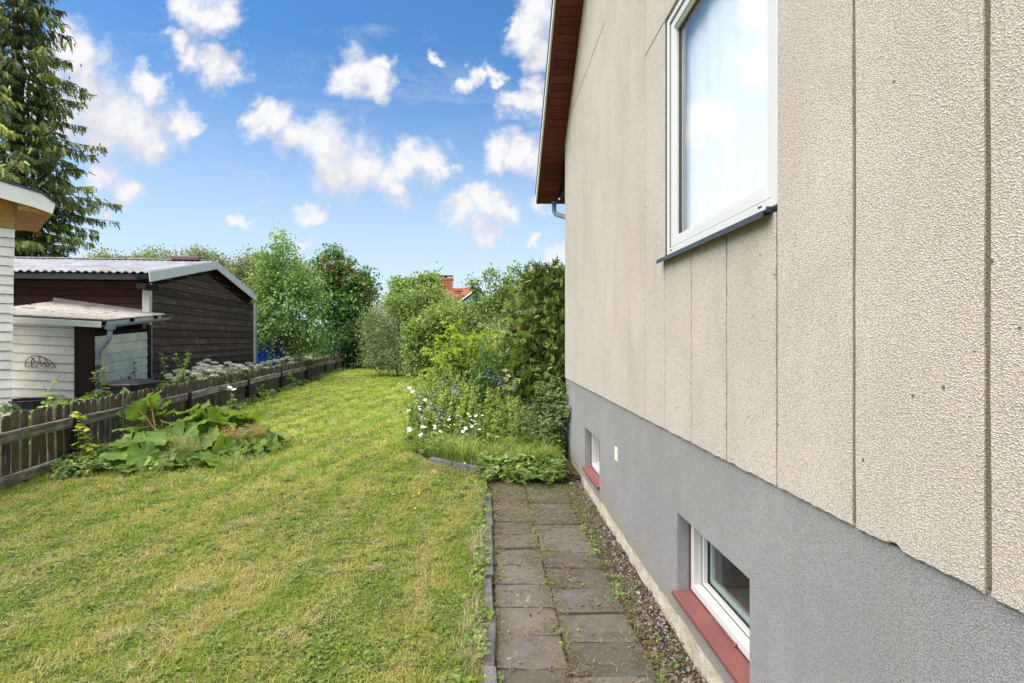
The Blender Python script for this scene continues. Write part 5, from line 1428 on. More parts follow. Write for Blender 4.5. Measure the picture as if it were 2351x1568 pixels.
# ------------------------------------------------------------------ thuja hedge by the wall
def thuja():
    r = np.random.default_rng(71)
    base = np.array([1.05, 10.9, .05])
    t = thing('thuja_hedge', 'bushy thuja hedge with some browned sprays against the end of the house wall', 'hedge', base)
    bl = []
    for x, y, rx, ry, d in ((1270, 690, 60, 60, 10.6), (1235, 670, 40, 40, 11.2), (1290, 640, 34, 28, 10.8), (1210, 720, 42, 50, 11.4), (1260, 760, 70, 60, 10.4), (1195, 780, 38, 50, 11.4), (1240, 820, 60, 50, 10.2), (1290, 840, 50, 60, 10.2), (1300, 740, 40, 90, 10.3), (1320, 700, 30, 80, 10.9), (1190, 830, 40, 40, 10.8), (1265, 880, 50, 36, 9.9), (1330, 840, 30, 60, 10.4), (1230, 640, 22, 18, 11.0)):
        bl.append(px_blob(x, y, rx, ry, d, .55))
    bl += [px_blob(1275, 905, 45, 36, 9.8, .4), px_blob(1215, 880, 45, 40, 10.3, .4)]
    p, u = blob_points(bl, 2100, r, .72)
    ctr = np.array([1.25, 10.9, 0]); o = p - ctr; o[:, 2] = 0; o = nrmz(o + [-.2, -.35, 0])
    lv = Leaves(); tm = T_spray(2, .085); per = 4; idx = np.repeat(np.arange(len(p)), per); N = len(idx)
    tb = r.random(len(p))
    pos = p[idx] + r.normal(0, .075, (N, 3)); dv = o[idx] * r.uniform(.2, .9, (N, 1)) + r.normal(0, .45, (N, 3)) + [0, 0, -.25]
    up_ = r.random(N) < .35; dv[up_, 2] += .9
    tg = np.column_stack([-o[idx][:, 1], o[idx][:, 0], np.zeros(N)]) * r.choice([-1, 1], (N, 1))
    lv.add(tm, pos, dv, tg + r.normal(0, .5, (N, 3)), r.uniform(.12, .23, N), np.clip(.46 + (tb[idx] - .5) * .45 + r.normal(0, .24, N), 0, 1))
    pc, uc = blob_points([(b[0], b[1], b[2], b[3] * .72, b[4] * .72, b[5] * .8) for b in bl], 2600, r, .3)  # inner core sprays tinted near black, painting the shade inside the hedge
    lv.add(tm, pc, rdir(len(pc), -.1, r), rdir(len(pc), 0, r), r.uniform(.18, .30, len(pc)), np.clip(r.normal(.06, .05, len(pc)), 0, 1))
    # leaders on top
    for x, y, d in ((1296, 612, 10.6), (1270, 640, 10.6), (1240, 640, 11), (1255, 632, 10.8), (1285, 625, 10.7), (1228, 648, 11)):
        c = at(x, y, d)
        for k in range(16): lv.add(tm, [c + [r.normal(0, .05), r.normal(0, .05), -.03 * k]], [[r.normal(0, .5), r.normal(0, .5), 1]], [[r.normal(), -1, .2]], [.15], [.5 + r.normal(0, .2)])
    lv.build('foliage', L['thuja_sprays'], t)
    lb = Leaves()
    for x, y in [(1224, 700), (1252, 712), (1212, 752), (1282, 790), (1290, 808), (1246, 805), (1240, 845), (1236, 840), (1270, 800), (1262, 798), (1286, 800), (1305, 690), (1230, 790), (1205, 742), (1260, 852), (1278, 905), (1218, 760)]:
        c = at(x, y, 9.9 if y > 780 else 10.2); n = 3; lb.add(tm, c + r.normal(0, .05, (n, 3)), r.normal(0, .4, (n, 3)) + [-.2, -.3, -.9], r.normal(0, .6, (n, 3)) + [0, -1, 0], r.uniform(.09, .15, n), r.random(n))
    lb.build('browned_sprays', L['brown_sprays'], t)
    mb = MB()
    for k in range(26):
        q = p[r.integers(len(p))]; mb.tube(bez(np.array([1.3 + r.normal(0, .3), 11 + r.normal(0, .3), .05]), np.array([1.3, 11, q[2] * .6]), q, 6), np.linspace(.03, .006, 6), 5, cap=False)
    mb.build('stems', B['brown'], t, origin=base)
thuja()

# ------------------------------------------------------------------ planted bed in front of it
def weigela():
    d = 11.6; r = np.random.default_rng(81); base = at(1065, 777, d); base[2] = .08
    t = thing('weigela_shrub', 'arching shrub with bright yellow-green pointed leaves in the middle of the flower bed', 'shrub', base)
    lv = Leaves(); mb = MB(); tm = T_oval(.26, .10, .22)
    tips = [(975, 855), (985, 800), (1005, 770), (1030, 742), (1050, 738), (1070, 765), (1100, 770), (1130, 790), (1155, 800), (1140, 765), (1010, 830), (1040, 800), (1085, 790), (1110, 810), (1000, 815), (1060, 830), (1130, 835), (1025, 860), (1088, 850), (1040, 770), (1118, 785), (1150, 825), (990, 850), (1060, 790), (1015, 790), (1095, 825), (1125, 752), (985, 880), (1010, 885), (1045, 885)]
    for (x, y) in tips * 3:
        q = at(x + r.normal(0, 11), y + abs(r.normal(0, 12)), d + r.normal(0, .45)); a = base + [r.normal(0, .18), r.normal(0, .18), 0]
        C = bez(a, a * .4 + q * .6 + [0, 0, .75], q, 12); mb.tube(C, np.linspace(.012, .003, 12), 4, cap=False)
        for i in range(3, 12):
            T_ = C[i] - C[i - 1]; T_ /= np.linalg.norm(T_); s = np.cross(T_, UP); s /= np.linalg.norm(s) + 1e-6
            for sg in (-1, 1):
                for rep in range(2):
                    dv = s * sg * r.uniform(.5, 1.1) + T_ * r.uniform(.2, .9) + [0, 0, r.normal(.0, .25)] + r.normal(0, .2, 3)
                    lv.add(tm, [C[i] + r.normal(0, .015, 3)], [dv], [[r.normal(0, .35), r.normal(0, .35), 1]], [r.uniform(.07, .125)], [np.clip(.28 + .055 * i + r.normal(0, .17), 0, 1)])
        lv.add(tm, [q] * 3, rdir(3, .6, r), rdir(3, 1, r), [.08] * 3, [.9] * 3)
    lv.build('leaves', L['bright_leaves'], t); mb.build('branches', B['brown'], t, origin=base)
weigela()

def perennial(name, label, cat, spots, seed, mat, h, leafsize, tmpl, stems, per_m, group=None, spread=.25, lean=.18, flower=None, tint=(.45, .22), stemr=.004):
    """leafy upright stems from a patch of ground"""
    r = np.random.default_rng(seed); c0 = np.mean(np.array(spots), 0); base = np.array([c0[0], c0[1], .08])
    t = thing(name, label, cat, base, group); lv = Leaves(); mb = MB(); fl = []
    for k in range(stems):
        s = spots[r.integers(len(spots))]; a = np.array([s[0] + r.normal(0, spread), s[1] + r.normal(0, spread), .06]); hh = (s[2] if len(s) > 2 else h) * r.uniform(.7, 1.1)
        q = a + [r.normal(0, lean) * hh, r.normal(0, lean) * hh, hh]; C = bez(a, a + [0, 0, hh * .6], q, 8); mb.tube(C, np.linspace(stemr, stemr * .5, 8), 4, cap=False)
        n = int(per_m * hh); s_ = r.uniform(.08, 1, n); i = np.minimum((s_ * 7).astype(int), 6); p = C[i] + (C[i + 1] - C[i]) * (s_ * 7 - i)[:, None]
        dv = rdir(n, .25, r); tt = np.clip(tint[0] + .25 * (s_ - .5) + r.normal(0, tint[1], n) + r.normal(0, .1), 0, 1)
        lv.add(tmpl, p, dv, r.normal(0, .4, (n, 3)) + [0, 0, 1], leafsize * (1.15 - .5 * s_) * r.uniform(.7, 1.2, n), tt)
        fl.append((C, hh))
    lv.build('leaves', mat, t); mb.build('stems', M['stem'], t, origin=base); return t, fl, r
P1 = [(*at(x, 777, d)[:2], h) for x, d, h in ((985, 10.6, 1.05), (1005, 10.9, 1.25), (1030, 10.3, 1.15), (1055, 10.5, 1.25), (1075, 10.0, 1.0), (1000, 10.0, .85), (1040, 9.9, .85), (1095, 10.6, 1.2), (1120, 10.2, .95), (970, 10.2, .7), (1150, 10.2, .95), (1180, 10.0, .9), (1110, 9.7, .75), (1160, 9.7, .7))]
t, fl, r = perennial('perennial_clump', 'tall leafy bellflower foliage filling the front of the flower bed', 'perennials', P1, 83, L['mid_leaves'], 1.1, .085, T_oval(.26), 260, 66, spread=.17, tint=(.72, .22))
P3 = [(*at(x, 777, d)[:2], h) for x, d, h in ((1190, 9.5, .62), (1140, 9.4, .55), (1220, 9.6, .6), (1090, 9.6, .6), (1200, 10.0, .9), (1240, 9.7, .65), (1250, 9.3, .45))]
perennial('perennial_clump', 'low grey-green leafy growth between the bellflowers and the house wall', 'perennials', P3, 84, L['mid_leaves'], .7, .065, T_oval(.26), 130, 60, spread=.2, tint=(.5, .22))
P2 = [(*at(x, 777, d)[:2], h) for x, d, h in ((1095, 10.7, 1.75), (1110, 10.6, 1.95), (1125, 10.8, 2.1), (1140, 10.6, 1.85), (1150, 10.8, 1.6), (1085, 10.6, 1.5), (1128, 10.4, 1.65))]
perennial('lily_plants', 'dark green upright lily stems with narrow leaves beside the weigela', 'lilies', P2, 85, L['dark_leaves'], 1.6, .17, T_narrow(.075, .3), 40, 46, spread=.10, lean=.05, tint=(.5, .2))
# rose with pinnate leaves leaning on the wall
def rose():
    r = np.random.default_rng(87); base = np.array([1.08, 8.85, .05])
    t = thing('rose_bush', 'low rose bush with small paired leaves leaning on the grey plinth', 'rose', base); lv = Leaves(); mb = MB()
    tips = [at(x, y, d) for x, y, d in ((1308, 935, 8.35), (1300, 905, 8.6), (1270, 880, 8.9), (1250, 900, 8.9), (1230, 930, 8.9), (1280, 920, 8.5), (1210, 950, 9.0), (1255, 955, 8.6), (1235, 985, 8.6), (1275, 965, 8.4), (1215, 975, 8.9), (1195, 965, 9.2), (1300, 950, 8.4), (1240, 870, 9.2), (1285, 895, 8.7), (1262, 990, 8.4), (1290, 875, 8.9), (1305, 920, 8.5))]
    for q in tips * 3:
        q = q + r.normal(0, .06, 3); q[0] = min(q[0], 1.27); a = base + [r.normal(0, .12), r.normal(0, .15), 0]
        C = bez(a, a * .5 + q * .5 + [0, 0, .25], q, 10); mb.tube(C, np.linspace(.006, .002, 10), 4, cap=False)
        for i in range(3, 10):
            dv0 = rdir(1, .1, r)[0]; ln = r.uniform(.07, .12); 
            s = np.cross(dv0, UP); s /= np.linalg.norm(s)
            for j in range(4):
                for sg in (-1, 1): lv.add(T_oval(.32), [C[i] + dv0 * ln * (j + .6) / 4], [s * sg + dv0 * .4 - UP * .15], [[r.normal(0, .3), r.normal(0, .3), 1]], [r.uniform(.035, .05)], [np.clip(r.normal(.5, .22), 0, 1)])
    lv.build('leaves', L['grey_leaves'], t); mb.build('stems', B['brown'], t, origin=base)
rose()

def flower_thing(name, label, cat, group, parts):
    pass
# bellflowers: spikes with hanging violet bells
def bell_proto():
    t = thing('bellflower', 'violet bellflower spike rising from the front of the flower bed', 'bellflower', (0, 0, 0), 'bellflower spikes in the bed')
    r = np.random.default_rng(5); mb = MB(); mb.tube([(0, 0, -.75), (.01, 0, -.3), (0, 0, .14)], [.004, .0035, .002], 5); mb.build('stem', M['stem'], t, origin=(0, 0, 0))
    lv = Leaves()
    for k in range(9):
        z = .13 - .028 * k; a = k * 2.4; c = np.array([.018 * math.cos(a), .018 * math.sin(a), z]); sz = .014 + .0022 * k
        V = []
        for s, rr in ((0, .25), (.5, .6), (1, 1.0)):
            for i in range(6):
                b = i * math.pi / 3; V.append(c + np.array([math.cos(a), math.sin(a), -.5]) * s * sz * 1.5 + sz * rr * np.array([math.cos(b) * .9, math.sin(b) * .9, .25 * math.sin(b)]))
        lv.raw(V, [(j * 6 + i, j * 6 + (i + 1) % 6, j * 6 + 6 + (i + 1) % 6, j * 6 + 6 + i) for j in range(2) for i in range(6)], np.clip(r.normal(.5, .25, 18), 0, 1))
    lv.build('bells', L['bellflower_petals'], t)['kind'] = 'stuff'; return t
bp = bell_proto()
BL = [(985, 925, 9.9), (992, 935, 9.9), (1001, 898, 10.1), (1021, 870, 10.2), (1042, 890, 9.9), (1142, 868, 10.3), (1148, 880, 10.2), (1152, 872, 10.3), (1165, 858, 10.4), (1172, 868, 10.4), (1118, 855, 10.2), (1049, 902, 9.8), (962, 905, 10.3), (1010, 945, 9.6), (965, 935, 9.9), (1180, 862, 10.4)]
lab = ['violet bellflower spike above the tall foliage on the lawn side of the bed', 'violet bellflower spike beside the dark lily stems']
for i, (x, y, d) in enumerate(BL):
    o = bp if i == 0 else copy_tree(bp); o.location = at(x, y, d); o.rotation_euler = (R(random.uniform(-8, 8)), R(random.uniform(-8, 8)), random.random() * 6); o.scale = (.9,) * 3
    k = 1 if x > 1110 else 0; o["label"] = lab[k]; o["group"] = ['bellflowers on the lawn side of the bed', 'bellflowers beside the lilies'][k]

# daisies
def daisy_proto(name='daisy'):
    t = thing(name, 'white ox-eye daisy', 'daisy', (0, 0, 0), 'daisies'); n = 15
    lv = []; V = []; Fl = []
    for i in range(n):
        a = 2 * math.pi * i / n; c, s = math.cos(a), math.sin(a); w = .0062; k = len(V)
        up = .002 * (i % 3)
        V += [(c * .008, s * .008, 0), (c * .018 - s * w, s * .018 + c * w, .004 + up), (c * .030 - s * w * .7, s * .030 + c * w * .7, .001 + up), (c * .033, s * .033, -.001), (c * .030 + s * w * .7, s * .030 - c * w * .7, .001 + up), (c * .018 + s * w, s * .018 - c * w, .004 + up)]
        Fl.append([k + j for j in range(6)])
    MB().add(V, Fl).build('petals', M['petal'], t, origin=(0, 0, 0))
    mb = MB(); mb.tube([(0, 0, -.002), (0, 0, .004), (0, 0, .008)], [.0105, .010, .004], 9); mb.build('flower_disc', M['yolk'], t, origin=(0, 0, 0))
    MB().tube([(0, 0, -.003), (.004, .004, -.16), (0, .012, -.42)], [.002, .002, .002], 4).build('stem', M['stem'], t, origin=(0, 0, 0))
    return t
dp0 = daisy_proto(); first = [True]
def place_daisy(p, label, group, sc_=1.0, tilt=22):
    o = dp0 if first[0] else copy_tree(dp0); first[0] = False
    o.location = p; o.rotation_euler = (R(random.gauss(8, tilt)), R(random.gauss(-6, tilt)), random.random() * 6.28); o.scale = (sc_,) * 3
    o["label"] = label; o["group"] = group
def src(x, y): return x * .7261, y * .7261
cx = 650 / 2038
def drift(X, Y):
    w = 'left' if X < 985 else 'middle' if X < 1040 else 'right'; b = 'upper' if Y < 975 else 'lower'
    return f'white ox-eye daisy in the {b} row at the {w} of the bed-front drift', f'daisies in the {b} row at the {w} of the drift'
for (x, y) in [(410, 555), (437, 613), (488, 610), (527, 628), (540, 525), (533, 555), (618, 515), (630, 520), (650, 573), (645, 605), (720, 500), (743, 522), (800, 517), (864, 512), (885, 555), (757, 557), (748, 610), (760, 620), (820, 607), (835, 650), (670, 672), (697, 640), (680, 708), (716, 705), (445, 668), (388, 640), (292, 628), (268, 625), (265, 530), (288, 545), (308, 555), (255, 555), (237, 508), (242, 450), (238, 428), (540, 705), (390, 615), (645, 712), (735, 598), (800, 600)]:
    X, Y = src(1250 + x * cx, 1150 + y * cx); place_daisy(at(X, Y, 9.15 + random.uniform(-.25, .3) + (530 - y) * .0014), *drift(X, Y), random.uniform(.8, 1.08))
for (x, y) in [(228, 372), (297, 358), (138, 240), (170, 275), (130, 465), (205, 640), (240, 330)]:
    X, Y = src(1250 + x * cx, 1150 + y * cx); place_daisy(at(X, Y, 10.2 + random.uniform(-.2, .2)), 'white ox-eye daisy at the lawn edge of the flower bed', 'daisies at the lawn edge of the bed', random.uniform(1.1, 1.4))
for (x, y) in [(250, 703), (255, 718), (258, 738), (140, 655), (128, 672)]:
    X, Y = src(1250 + x * cx, 1150 + y * cx); place_daisy(at(X, Y, 8.9), 'drooping white daisy low in the grass at the bed corner', 'drooping daisies at the bed corner', 1.3, 50)
for (x, y), lb in zip(((528, 889), (537, 894), (533, 907), (526, 893)), ('upper pair of white daisies by the fence', 'upper pair of white daisies by the fence', 'lower white daisy standing by the fence rail', 'upper pair of white daisies by the fence')):
    place_daisy(at(x, y, 12.6), lb.replace('upper pair of white daisies', 'white daisy in the upper cluster'), 'daisies by the fence' if 'upper' in lb else 'lower daisy by the fence', 1.9 if y < 900 else 1.6, 30)
MBs = MB(); q = at(533, 889, 12.62)
MBs.tube([q, q - UP * .35, (q - UP * .75)], .004, 4); q2 = at(527, 893, 12.64); MBs.tube([q2, q2 - UP * .5 + [.04, 0, 0], q2 - UP * .75 + [.05, 0, 0]], .004, 4)
ds = thing('daisy_stalks', 'tall leafy daisy stalks standing against the fence', 'daisy stalks', (q[0], q[1], 0)); MBs.build('stem', M['stem'], ds, origin=(q[0], q[1], 0))
lv = Leaves(); r = np.random.default_rng(6); n = 50; pp = q + np.column_stack([r.normal(0, .05, n), r.normal(0, .03, n), -r.uniform(.2, .75, n)]); lv.add(T_oval(.25), pp, rdir(n, .2, r), rdir(n, 1, r), r.uniform(.05, .11, n), r.random(n)); lv.build('leaves', L['mid_leaves'], ds)

# buttercups
def butter_proto():
    t = thing('buttercup', 'yellow buttercup', 'buttercup', (0, 0, 0)); V, Fl = [], []
    for i in range(5):
        a = 2 * math.pi * i / 5; c, s = math.cos(a), math.sin(a); k = len(V); V += [(0, 0, 0), (c * .010 - s * .007, s * .010 + c * .007, .005), (c * .015, s * .015, .009), (c * .010 + s * .007, s * .010 - c * .007, .005)]; Fl.append([k, k + 1, k + 2, k + 3])
    MB().add(V, Fl).build('petals', M['butter'], t, origin=(0, 0, 0)); MB().tube([(0, 0, 0), (.005, 0, -.12), (0, 0, -.28)], .0014, 4).build('stem', M['stem'], t, origin=(0, 0, 0)); return t
bu = butter_proto(); f1 = True
for (x, y) in [(305, 55), (925, 410), (950, 430), (975, 460), (545, 610), (600, 655), (555, 650), (435, 740), (405, 768), (478, 790), (752, 868), (795, 880), (1335, 888), (1410, 890), (1525, 912), (1620, 885), (1460, 1028), (685, 990), (1388, 1203), (1008, 998), (585, 605), (1290, 650), (960, 660), (840, 585), (320, 770), (105, 688), (1475, 970), (1090, 805), (930, 835)]:
    X, Y = src(1250 + x * cx, 1150 + y * cx); o = bu if f1 else copy_tree(bu); f1 = False
    dd = np.interp(y, [0, 400, 650, 880, 1000, 1200], [12, 10.0, 9.1, 8.4, 7.85, 7.3]); o.location = at(X, Y, dd); o.rotation_euler = (R(random.uniform(0, 25)), R(random.uniform(-20, 20)), random.random() * 6); o.scale = (1.25,) * 3
    w = 'among the daisies at the lawn side of the bed' if x < 700 else 'in the middle of the long bed grass' if x < 1250 else 'by the wall side of the bed'; w = w if y < 950 else 'at the leafy cover over the bed kerb'
    w = w if y > 300 else 'high at the edge of the perennials'
    o["label"] = 'yellow buttercup ' + w; o["group"] = 'buttercups ' + w

for (x, y) in [(340, 90), (490, 70), (780, 72), (240, 990), (280, 770), (175, 1055), (455, 1325), (980, 258), (967, 165), (620, 20), (1010, 145)]:
    X, Y = (900 + x * .421) * .7261, (1500 + y * .421) * .7261; d = 2 * F / (Y - 777) * .975; o = copy_tree(bu); o.location = at(X, Y, d); o.scale = (1.0,) * 3
    o["label"] = 'small yellow flower standing alone in the mown lawn'; o["group"] = 'yellow flowers in the lawn'
# ------------------------------------------------------------------ white umbels behind the fence
def umbel_proto():
    t = thing('umbel_plant', 'ground elder', 'wild flower', (0, 0, 0)); r = np.random.default_rng(9); lv = Leaves(); mb = MB(); lf = Leaves()
    for k, (x, y, h) in enumerate(((0, 0, 0), (.16, .08, -.08), (-.14, .1, -.05), (.05, -.13, -.16))):
        c = np.array([x, y, h]); mb.tube([(x * .2, y * .2, -1.0), (x * .6, y * .6, -.4), c - UP * .08], .004, 4)
        for i in range(10):
            a = 2.4 * i; q = c + np.array([math.cos(a), math.sin(a), 0]) * .019 * math.sqrt(i) * 1.25 - UP * .0016 * i; mb.tube([c - UP * .08, q], .0015, 3, cap=False)
            n = 9; lv.add(T_diamond(.6, .05), q + r.normal(0, .010, (n, 3)) * [1, 1, .35], rdir(n, .2, r), r.normal(0, .45, (n, 3)) + [.5, -.5, .8], .034, np.clip(r.normal(.85, .2, n), 0, 1))
    n = 46; pp = np.column_stack([r.normal(0, .14, n), r.normal(0, .14, n), -r.uniform(.12, .9, n)]); lf.add(T_oval(.3), pp, rdir(n, .1, r), rdir(n, 1, r), r.uniform(.06, .12, n), r.random(n))
    lv.build('flower_heads', L['white_umbels'], t); mb.build('stems', M['stem'], t, origin=(0, 0, 0)); lf.build('leaves', L['mid_leaves'], t); return t
um = umbel_proto(); f1 = True
spots = [(415, 862, 13.0), (408, 850, 13.4), (423, 852, 13.2), (463, 845, 14.4), (470, 838, 14.6), (478, 850, 14.2), (490, 842, 14.8), (500, 846, 14.9), (476, 826, 15.0), (524, 832, 15.2), (548, 838, 16.2), (534, 838, 15.8), (556, 842, 16.4)]
for i in range(44): spots.append((random.uniform(455, 700), 0, 0))
for i, (x, y, d) in enumerate(spots):
    if not y:
        d = 6925 / (994 - x) * random.uniform(1.05, 1.16) + .3; z = random.uniform(.92, 1.16) + (.10 if x > 600 else 0)
        p = at(x, 777, d); p[2] = z
    else: p = at(x, y, d)
    o = um if f1 else copy_tree(um); f1 = False; o.location = p; o.rotation_euler = (R(random.uniform(-6, 6)), R(random.uniform(-6, 6)), random.random() * 6.28); o.scale = (random.uniform(1.1, 1.5),) * 3
    w = 'beside the willowherb' if x < 450 else 'below the near half of the dark barn gable' if x < 515 else 'below the far half of the dark barn gable' if x < 575 else 'in front of the blue tarpaulin' if x < 640 else 'at the foot of the birch'
    o["label"] = 'white flowering ground elder behind the fence ' + w; o["group"] = 'ground elder ' + w

# weeds and saplings along the fence
def stalk_plant(label, cat, base, h, seed, mat, leaf, tmpl, stems=5, per=34, lean=.15, name='tall_weed', spread=.08):
    r = np.random.default_rng(seed); base = np.array(base, float); t = thing(name, label, cat, base); lv = Leaves(); mb = MB()
    for k in range(stems):
        a = base + [r.normal(0, spread), r.normal(0, spread), 0]; hh = h * (1 if k == 0 else r.uniform(.55, .95)); q = a + [r.normal(0, lean), r.normal(0, lean), hh]; C = bez(a, a + [0, 0, hh * .6], q, 9); mb.tube(C, np.linspace(.008, .003, 9), 5, cap=False)
        for j in range(per):
            s = r.uniform(.1, 1); i = min(int(s * 8), 7); p = C[i] + (C[i + 1] - C[i]) * (s * 8 - i); az = j * 2.4 + r.normal(0, .3)
            lv.add(tmpl, [p], [[math.cos(az), math.sin(az), r.normal(.15, .3)]], [[r.normal(0, .3), r.normal(0, .3), 1]], [leaf * (1.2 - .65 * s) * r.uniform(.7, 1.2)], [np.clip(.25 + .5 * s + r.normal(0, .15), 0, 1)])
    lv.build('leaves', mat, t); mb.build('stems', M['stem'], t, origin=base); return t
def gp(x, d, z=-.05): p = at(x, 777, d); p[2] = z; return p
stalk_plant('tall leafy thistle-like weed between the downpipe and the compost bin', 'weed', gp(247, 10.6), 1.62, 91, L['mid_leaves'], .17, T_oval(.24), 7, 40, name='tall_weed', spread=.14)
stalk_plant('spindly climbing sapling against the brown side post of the white shed', 'sapling', gp(322, 12.6), 1.75, 92, L['mid_leaves'], .15, T_maple(), 4, 22, lean=.3, name='sapling', spread=.15)
stalk_plant('tall bright green willowherb in front of the dark barn gable', 'weed', gp(403, 12.6), 1.80, 93, L['bright_leaves'], .17, T_narrow(.13, .3), 9, 60, name='tall_weed', spread=.14)
stalk_plant('shorter weed between the willowherb and the white umbels', 'weed', gp(447, 13.2), 1.5, 94, L['mid_leaves'], .12, T_narrow(.15, .3), 7, 46, name='tall_weed', spread=.2)
stalk_plant('maple sapling with reddish young leaves behind the fence by the white house', 'sapling', gp(85, 8.2), 1.50, 95, L['maple_leaves'], .15, T_maple(), 3, 12, lean=.18, name='sapling', spread=.12)
stalk_plant('small maple seedling behind the fence under the half-wheel rack', 'sapling', gp(125, 8.9), 1.28, 96, L['maple_leaves'], .13, T_maple(), 2, 10, lean=.08, name='sapling', spread=.03)
stalk_plant('maple sapling growing on the lawn side of the nearest fence post', 'sapling', gp(190, 7.95, .02), .98, 97, L['maple_leaves'], .16, T_maple(), 3, 16, lean=.12, name='sapling', spread=.07)
stalk_plant('leafy creeper hanging through the far fence rails', 'creeper', FP(KF, 20.6, .0, -.12), .85, 98, L['bright_leaves'], .15, T_maple(), 6, 20, lean=.25, name='creeper', spread=.3)
stalk_plant('leafy creeper on the lower rail before the daisies', 'creeper', FP(KF, 17.2, .0, -.12), .5, 99, L['mid_leaves'], .14, T_oval(.34), 5, 16, lean=.2, name='creeper', spread=.25)
stalk_plant('small leaved weed climbing the fence beside the rhubarb', 'weed', FP(KF, 9.6, .0, -.14), .95, 100, L['grey_leaves'], .08, T_oval(.36), 4, 18, lean=.1, name='tall_weed', spread=.12)

# ------------------------------------------------------------------ rhubarb
def rhubarb_leaf_mesh(seed):
    r = np.random.default_rng(seed); na, nr = 40, 7; V = [(0, 0, 0)]; tint = [.75]; ph = r.uniform(0, 6, 4); cup = r.uniform(-.05, .28)
    for j in range(1, nr + 1):
        s = j / nr
        for i in range(na):
            a = -math.pi * .96 + 2 * math.pi * .96 * i / (na - 1)            # 0 is the tip
            lobe = .86 + .055 * math.cos(5 * a) + .04 * math.sin(13 * a + ph[3]) + .03 * math.sin(7 * a + ph[1]); rad = s * lobe * (.72 + .34 * max(0, math.cos(a)) + .06)
            x, y = rad * math.sin(a) * .95, rad * math.cos(a) + .0
            ruff = .05 * s ** 2.2 * math.sin(9 * a + ph[0]) + .07 * s ** 1.5 * math.sin(2.3 * a + ph[2]) + .035 * s ** 2 * math.sin(17 * a + ph[1])
            vein = min(abs(((a * 5 / (2 * math.pi)) + .5) % 1 - .5) * 2, 1)
            z = cup * s * s + ruff - .018 * s * (1 - vein) * math.sin(math.pi * s) + .02 * math.sin(8 * x + ph[2]) * s - .22 * s * s * max(0, math.cos(a)) 
            V.append((x, y, z)); tint.append(np.clip(.40 + .30 * max(0, 1 - vein * 9) * (1 - .4 * s) + r.normal(0, .05) + .1 * s, 0, 1))
    Fl = [(0, 1 + i, 2 + i) for i in range(na - 1)]; Q = [(1 + j * na + i, 1 + (j + 1) * na + i, 1 + (j + 1) * na + i + 1, 1 + j * na + i + 1) for j in range(nr - 1) for i in range(na - 1)]
    return mesh_np('leaf', V, [Fl, Q], L['rhubarb_leaf'], True, tint)
rl = [rhubarb_leaf_mesh(s) for s in range(7)]
def rhubarb(label, c, leaves, seed):
    r = np.random.default_rng(seed); c = np.array(c, float); t = thing('rhubarb_plant', label, 'rhubarb', c)
    for (p, sz, yaw, pitch) in leaves:
        p = np.array(p, float); o = put('leaf', rl[r.integers(7)], t, p, (R(pitch), R(r.normal(0, 8)), yaw), sz)
        a = c + [r.normal(0, .08), r.normal(0, .08), .02]; m = a * .5 + p * .5 + [0, 0, .1]
        mb = MB().tube(bez(a, m, p, 7), np.linspace(.016, .009, 7), 6)
        st = mb.build('stalk', M['redstem'], t, smooth=True, origin=a)
    return t
def rl_list(specs, c, seed):
    """specs: pixel x, pixel y, distance, size"""
    r = np.random.default_rng(seed); out = []
    for x, y, d, s in specs:
        p = at(x, y, d); v = p - np.array(c); yaw = math.atan2(-v[0], v[1]) + r.normal(0, .35); out.append((p, s, yaw, r.uniform(-52, 12)))
        p[2] += .05; out[-1] = (p, s * 1.0, yaw, out[-1][3]); q = p + [r.normal(0, .10), r.normal(0, .10), 0]; q[2] = max(.10, p[2] - r.uniform(.08, .22)); out.append((q, s * r.uniform(.55, .8), yaw + r.normal(0, .9), r.uniform(-60, 15)))
    return out
cA, cB, cC, cD = gp(285, 8.35, .02), gp(390, 8.75, .02), gp(480, 9.2, .02), gp(575, 9.7, .02)
rhubarb('rhubarb plant with broad pale leaves nearest the first fence post', cA, rl_list([(275, 1045, 8.0, .34), (330, 1055, 7.9, .36), (245, 1080, 7.85, .28), (300, 1020, 8.3, .33), (350, 1010, 8.3, .30), (225, 1090, 7.9, .24), (300, 1075, 7.8, .22), (330, 1030, 8.5, .27), (262, 1065, 8.2, .26)], cA, 1), 1)
rhubarb('big rhubarb plant with one tall leaf reaching above the fence rail', cB, rl_list([(343, 918, 8.95, .30), (360, 945, 9.0, .32), (372, 965, 9.0, .30), (330, 970, 9.0, .32), (410, 975, 9.0, .40), (380, 1000, 8.6, .40), (420, 1010, 8.5, .36), (360, 1030, 8.3, .36), (440, 1040, 8.2, .36), (395, 1045, 8.3, .34), (300, 990, 8.8, .30), (435, 985, 8.9, .3)], cB, 2), 2)
rhubarb('rhubarb plant with bright lime leaves in the middle of the patch', cC, rl_list([(450, 955, 9.5, .42), (480, 965, 9.4, .38), (500, 975, 9.3, .34), (470, 1010, 8.9, .36), (520, 1015, 9.0, .30), (490, 1055, 8.3, .36), (530, 1060, 8.4, .30), (455, 1030, 8.5, .3), (430, 950, 9.6, .3), (515, 1040, 8.6, .32)], cC, 3), 3)
rhubarb('rhubarb plant under dry grass plumes at the lawn end of the patch', cD, rl_list([(540, 960, 9.9, .40), (570, 968, 9.9, .38), (520, 955, 10.0, .32), (600, 1005, 9.6, .34), (615, 1025, 9.4, .32), (580, 1030, 9.2, .32), (550, 1000, 9.5, .30), (625, 1040, 9.4, .24), (590, 985, 9.8, .3), (560, 1045, 9.1, .3)], cD, 4), 4)

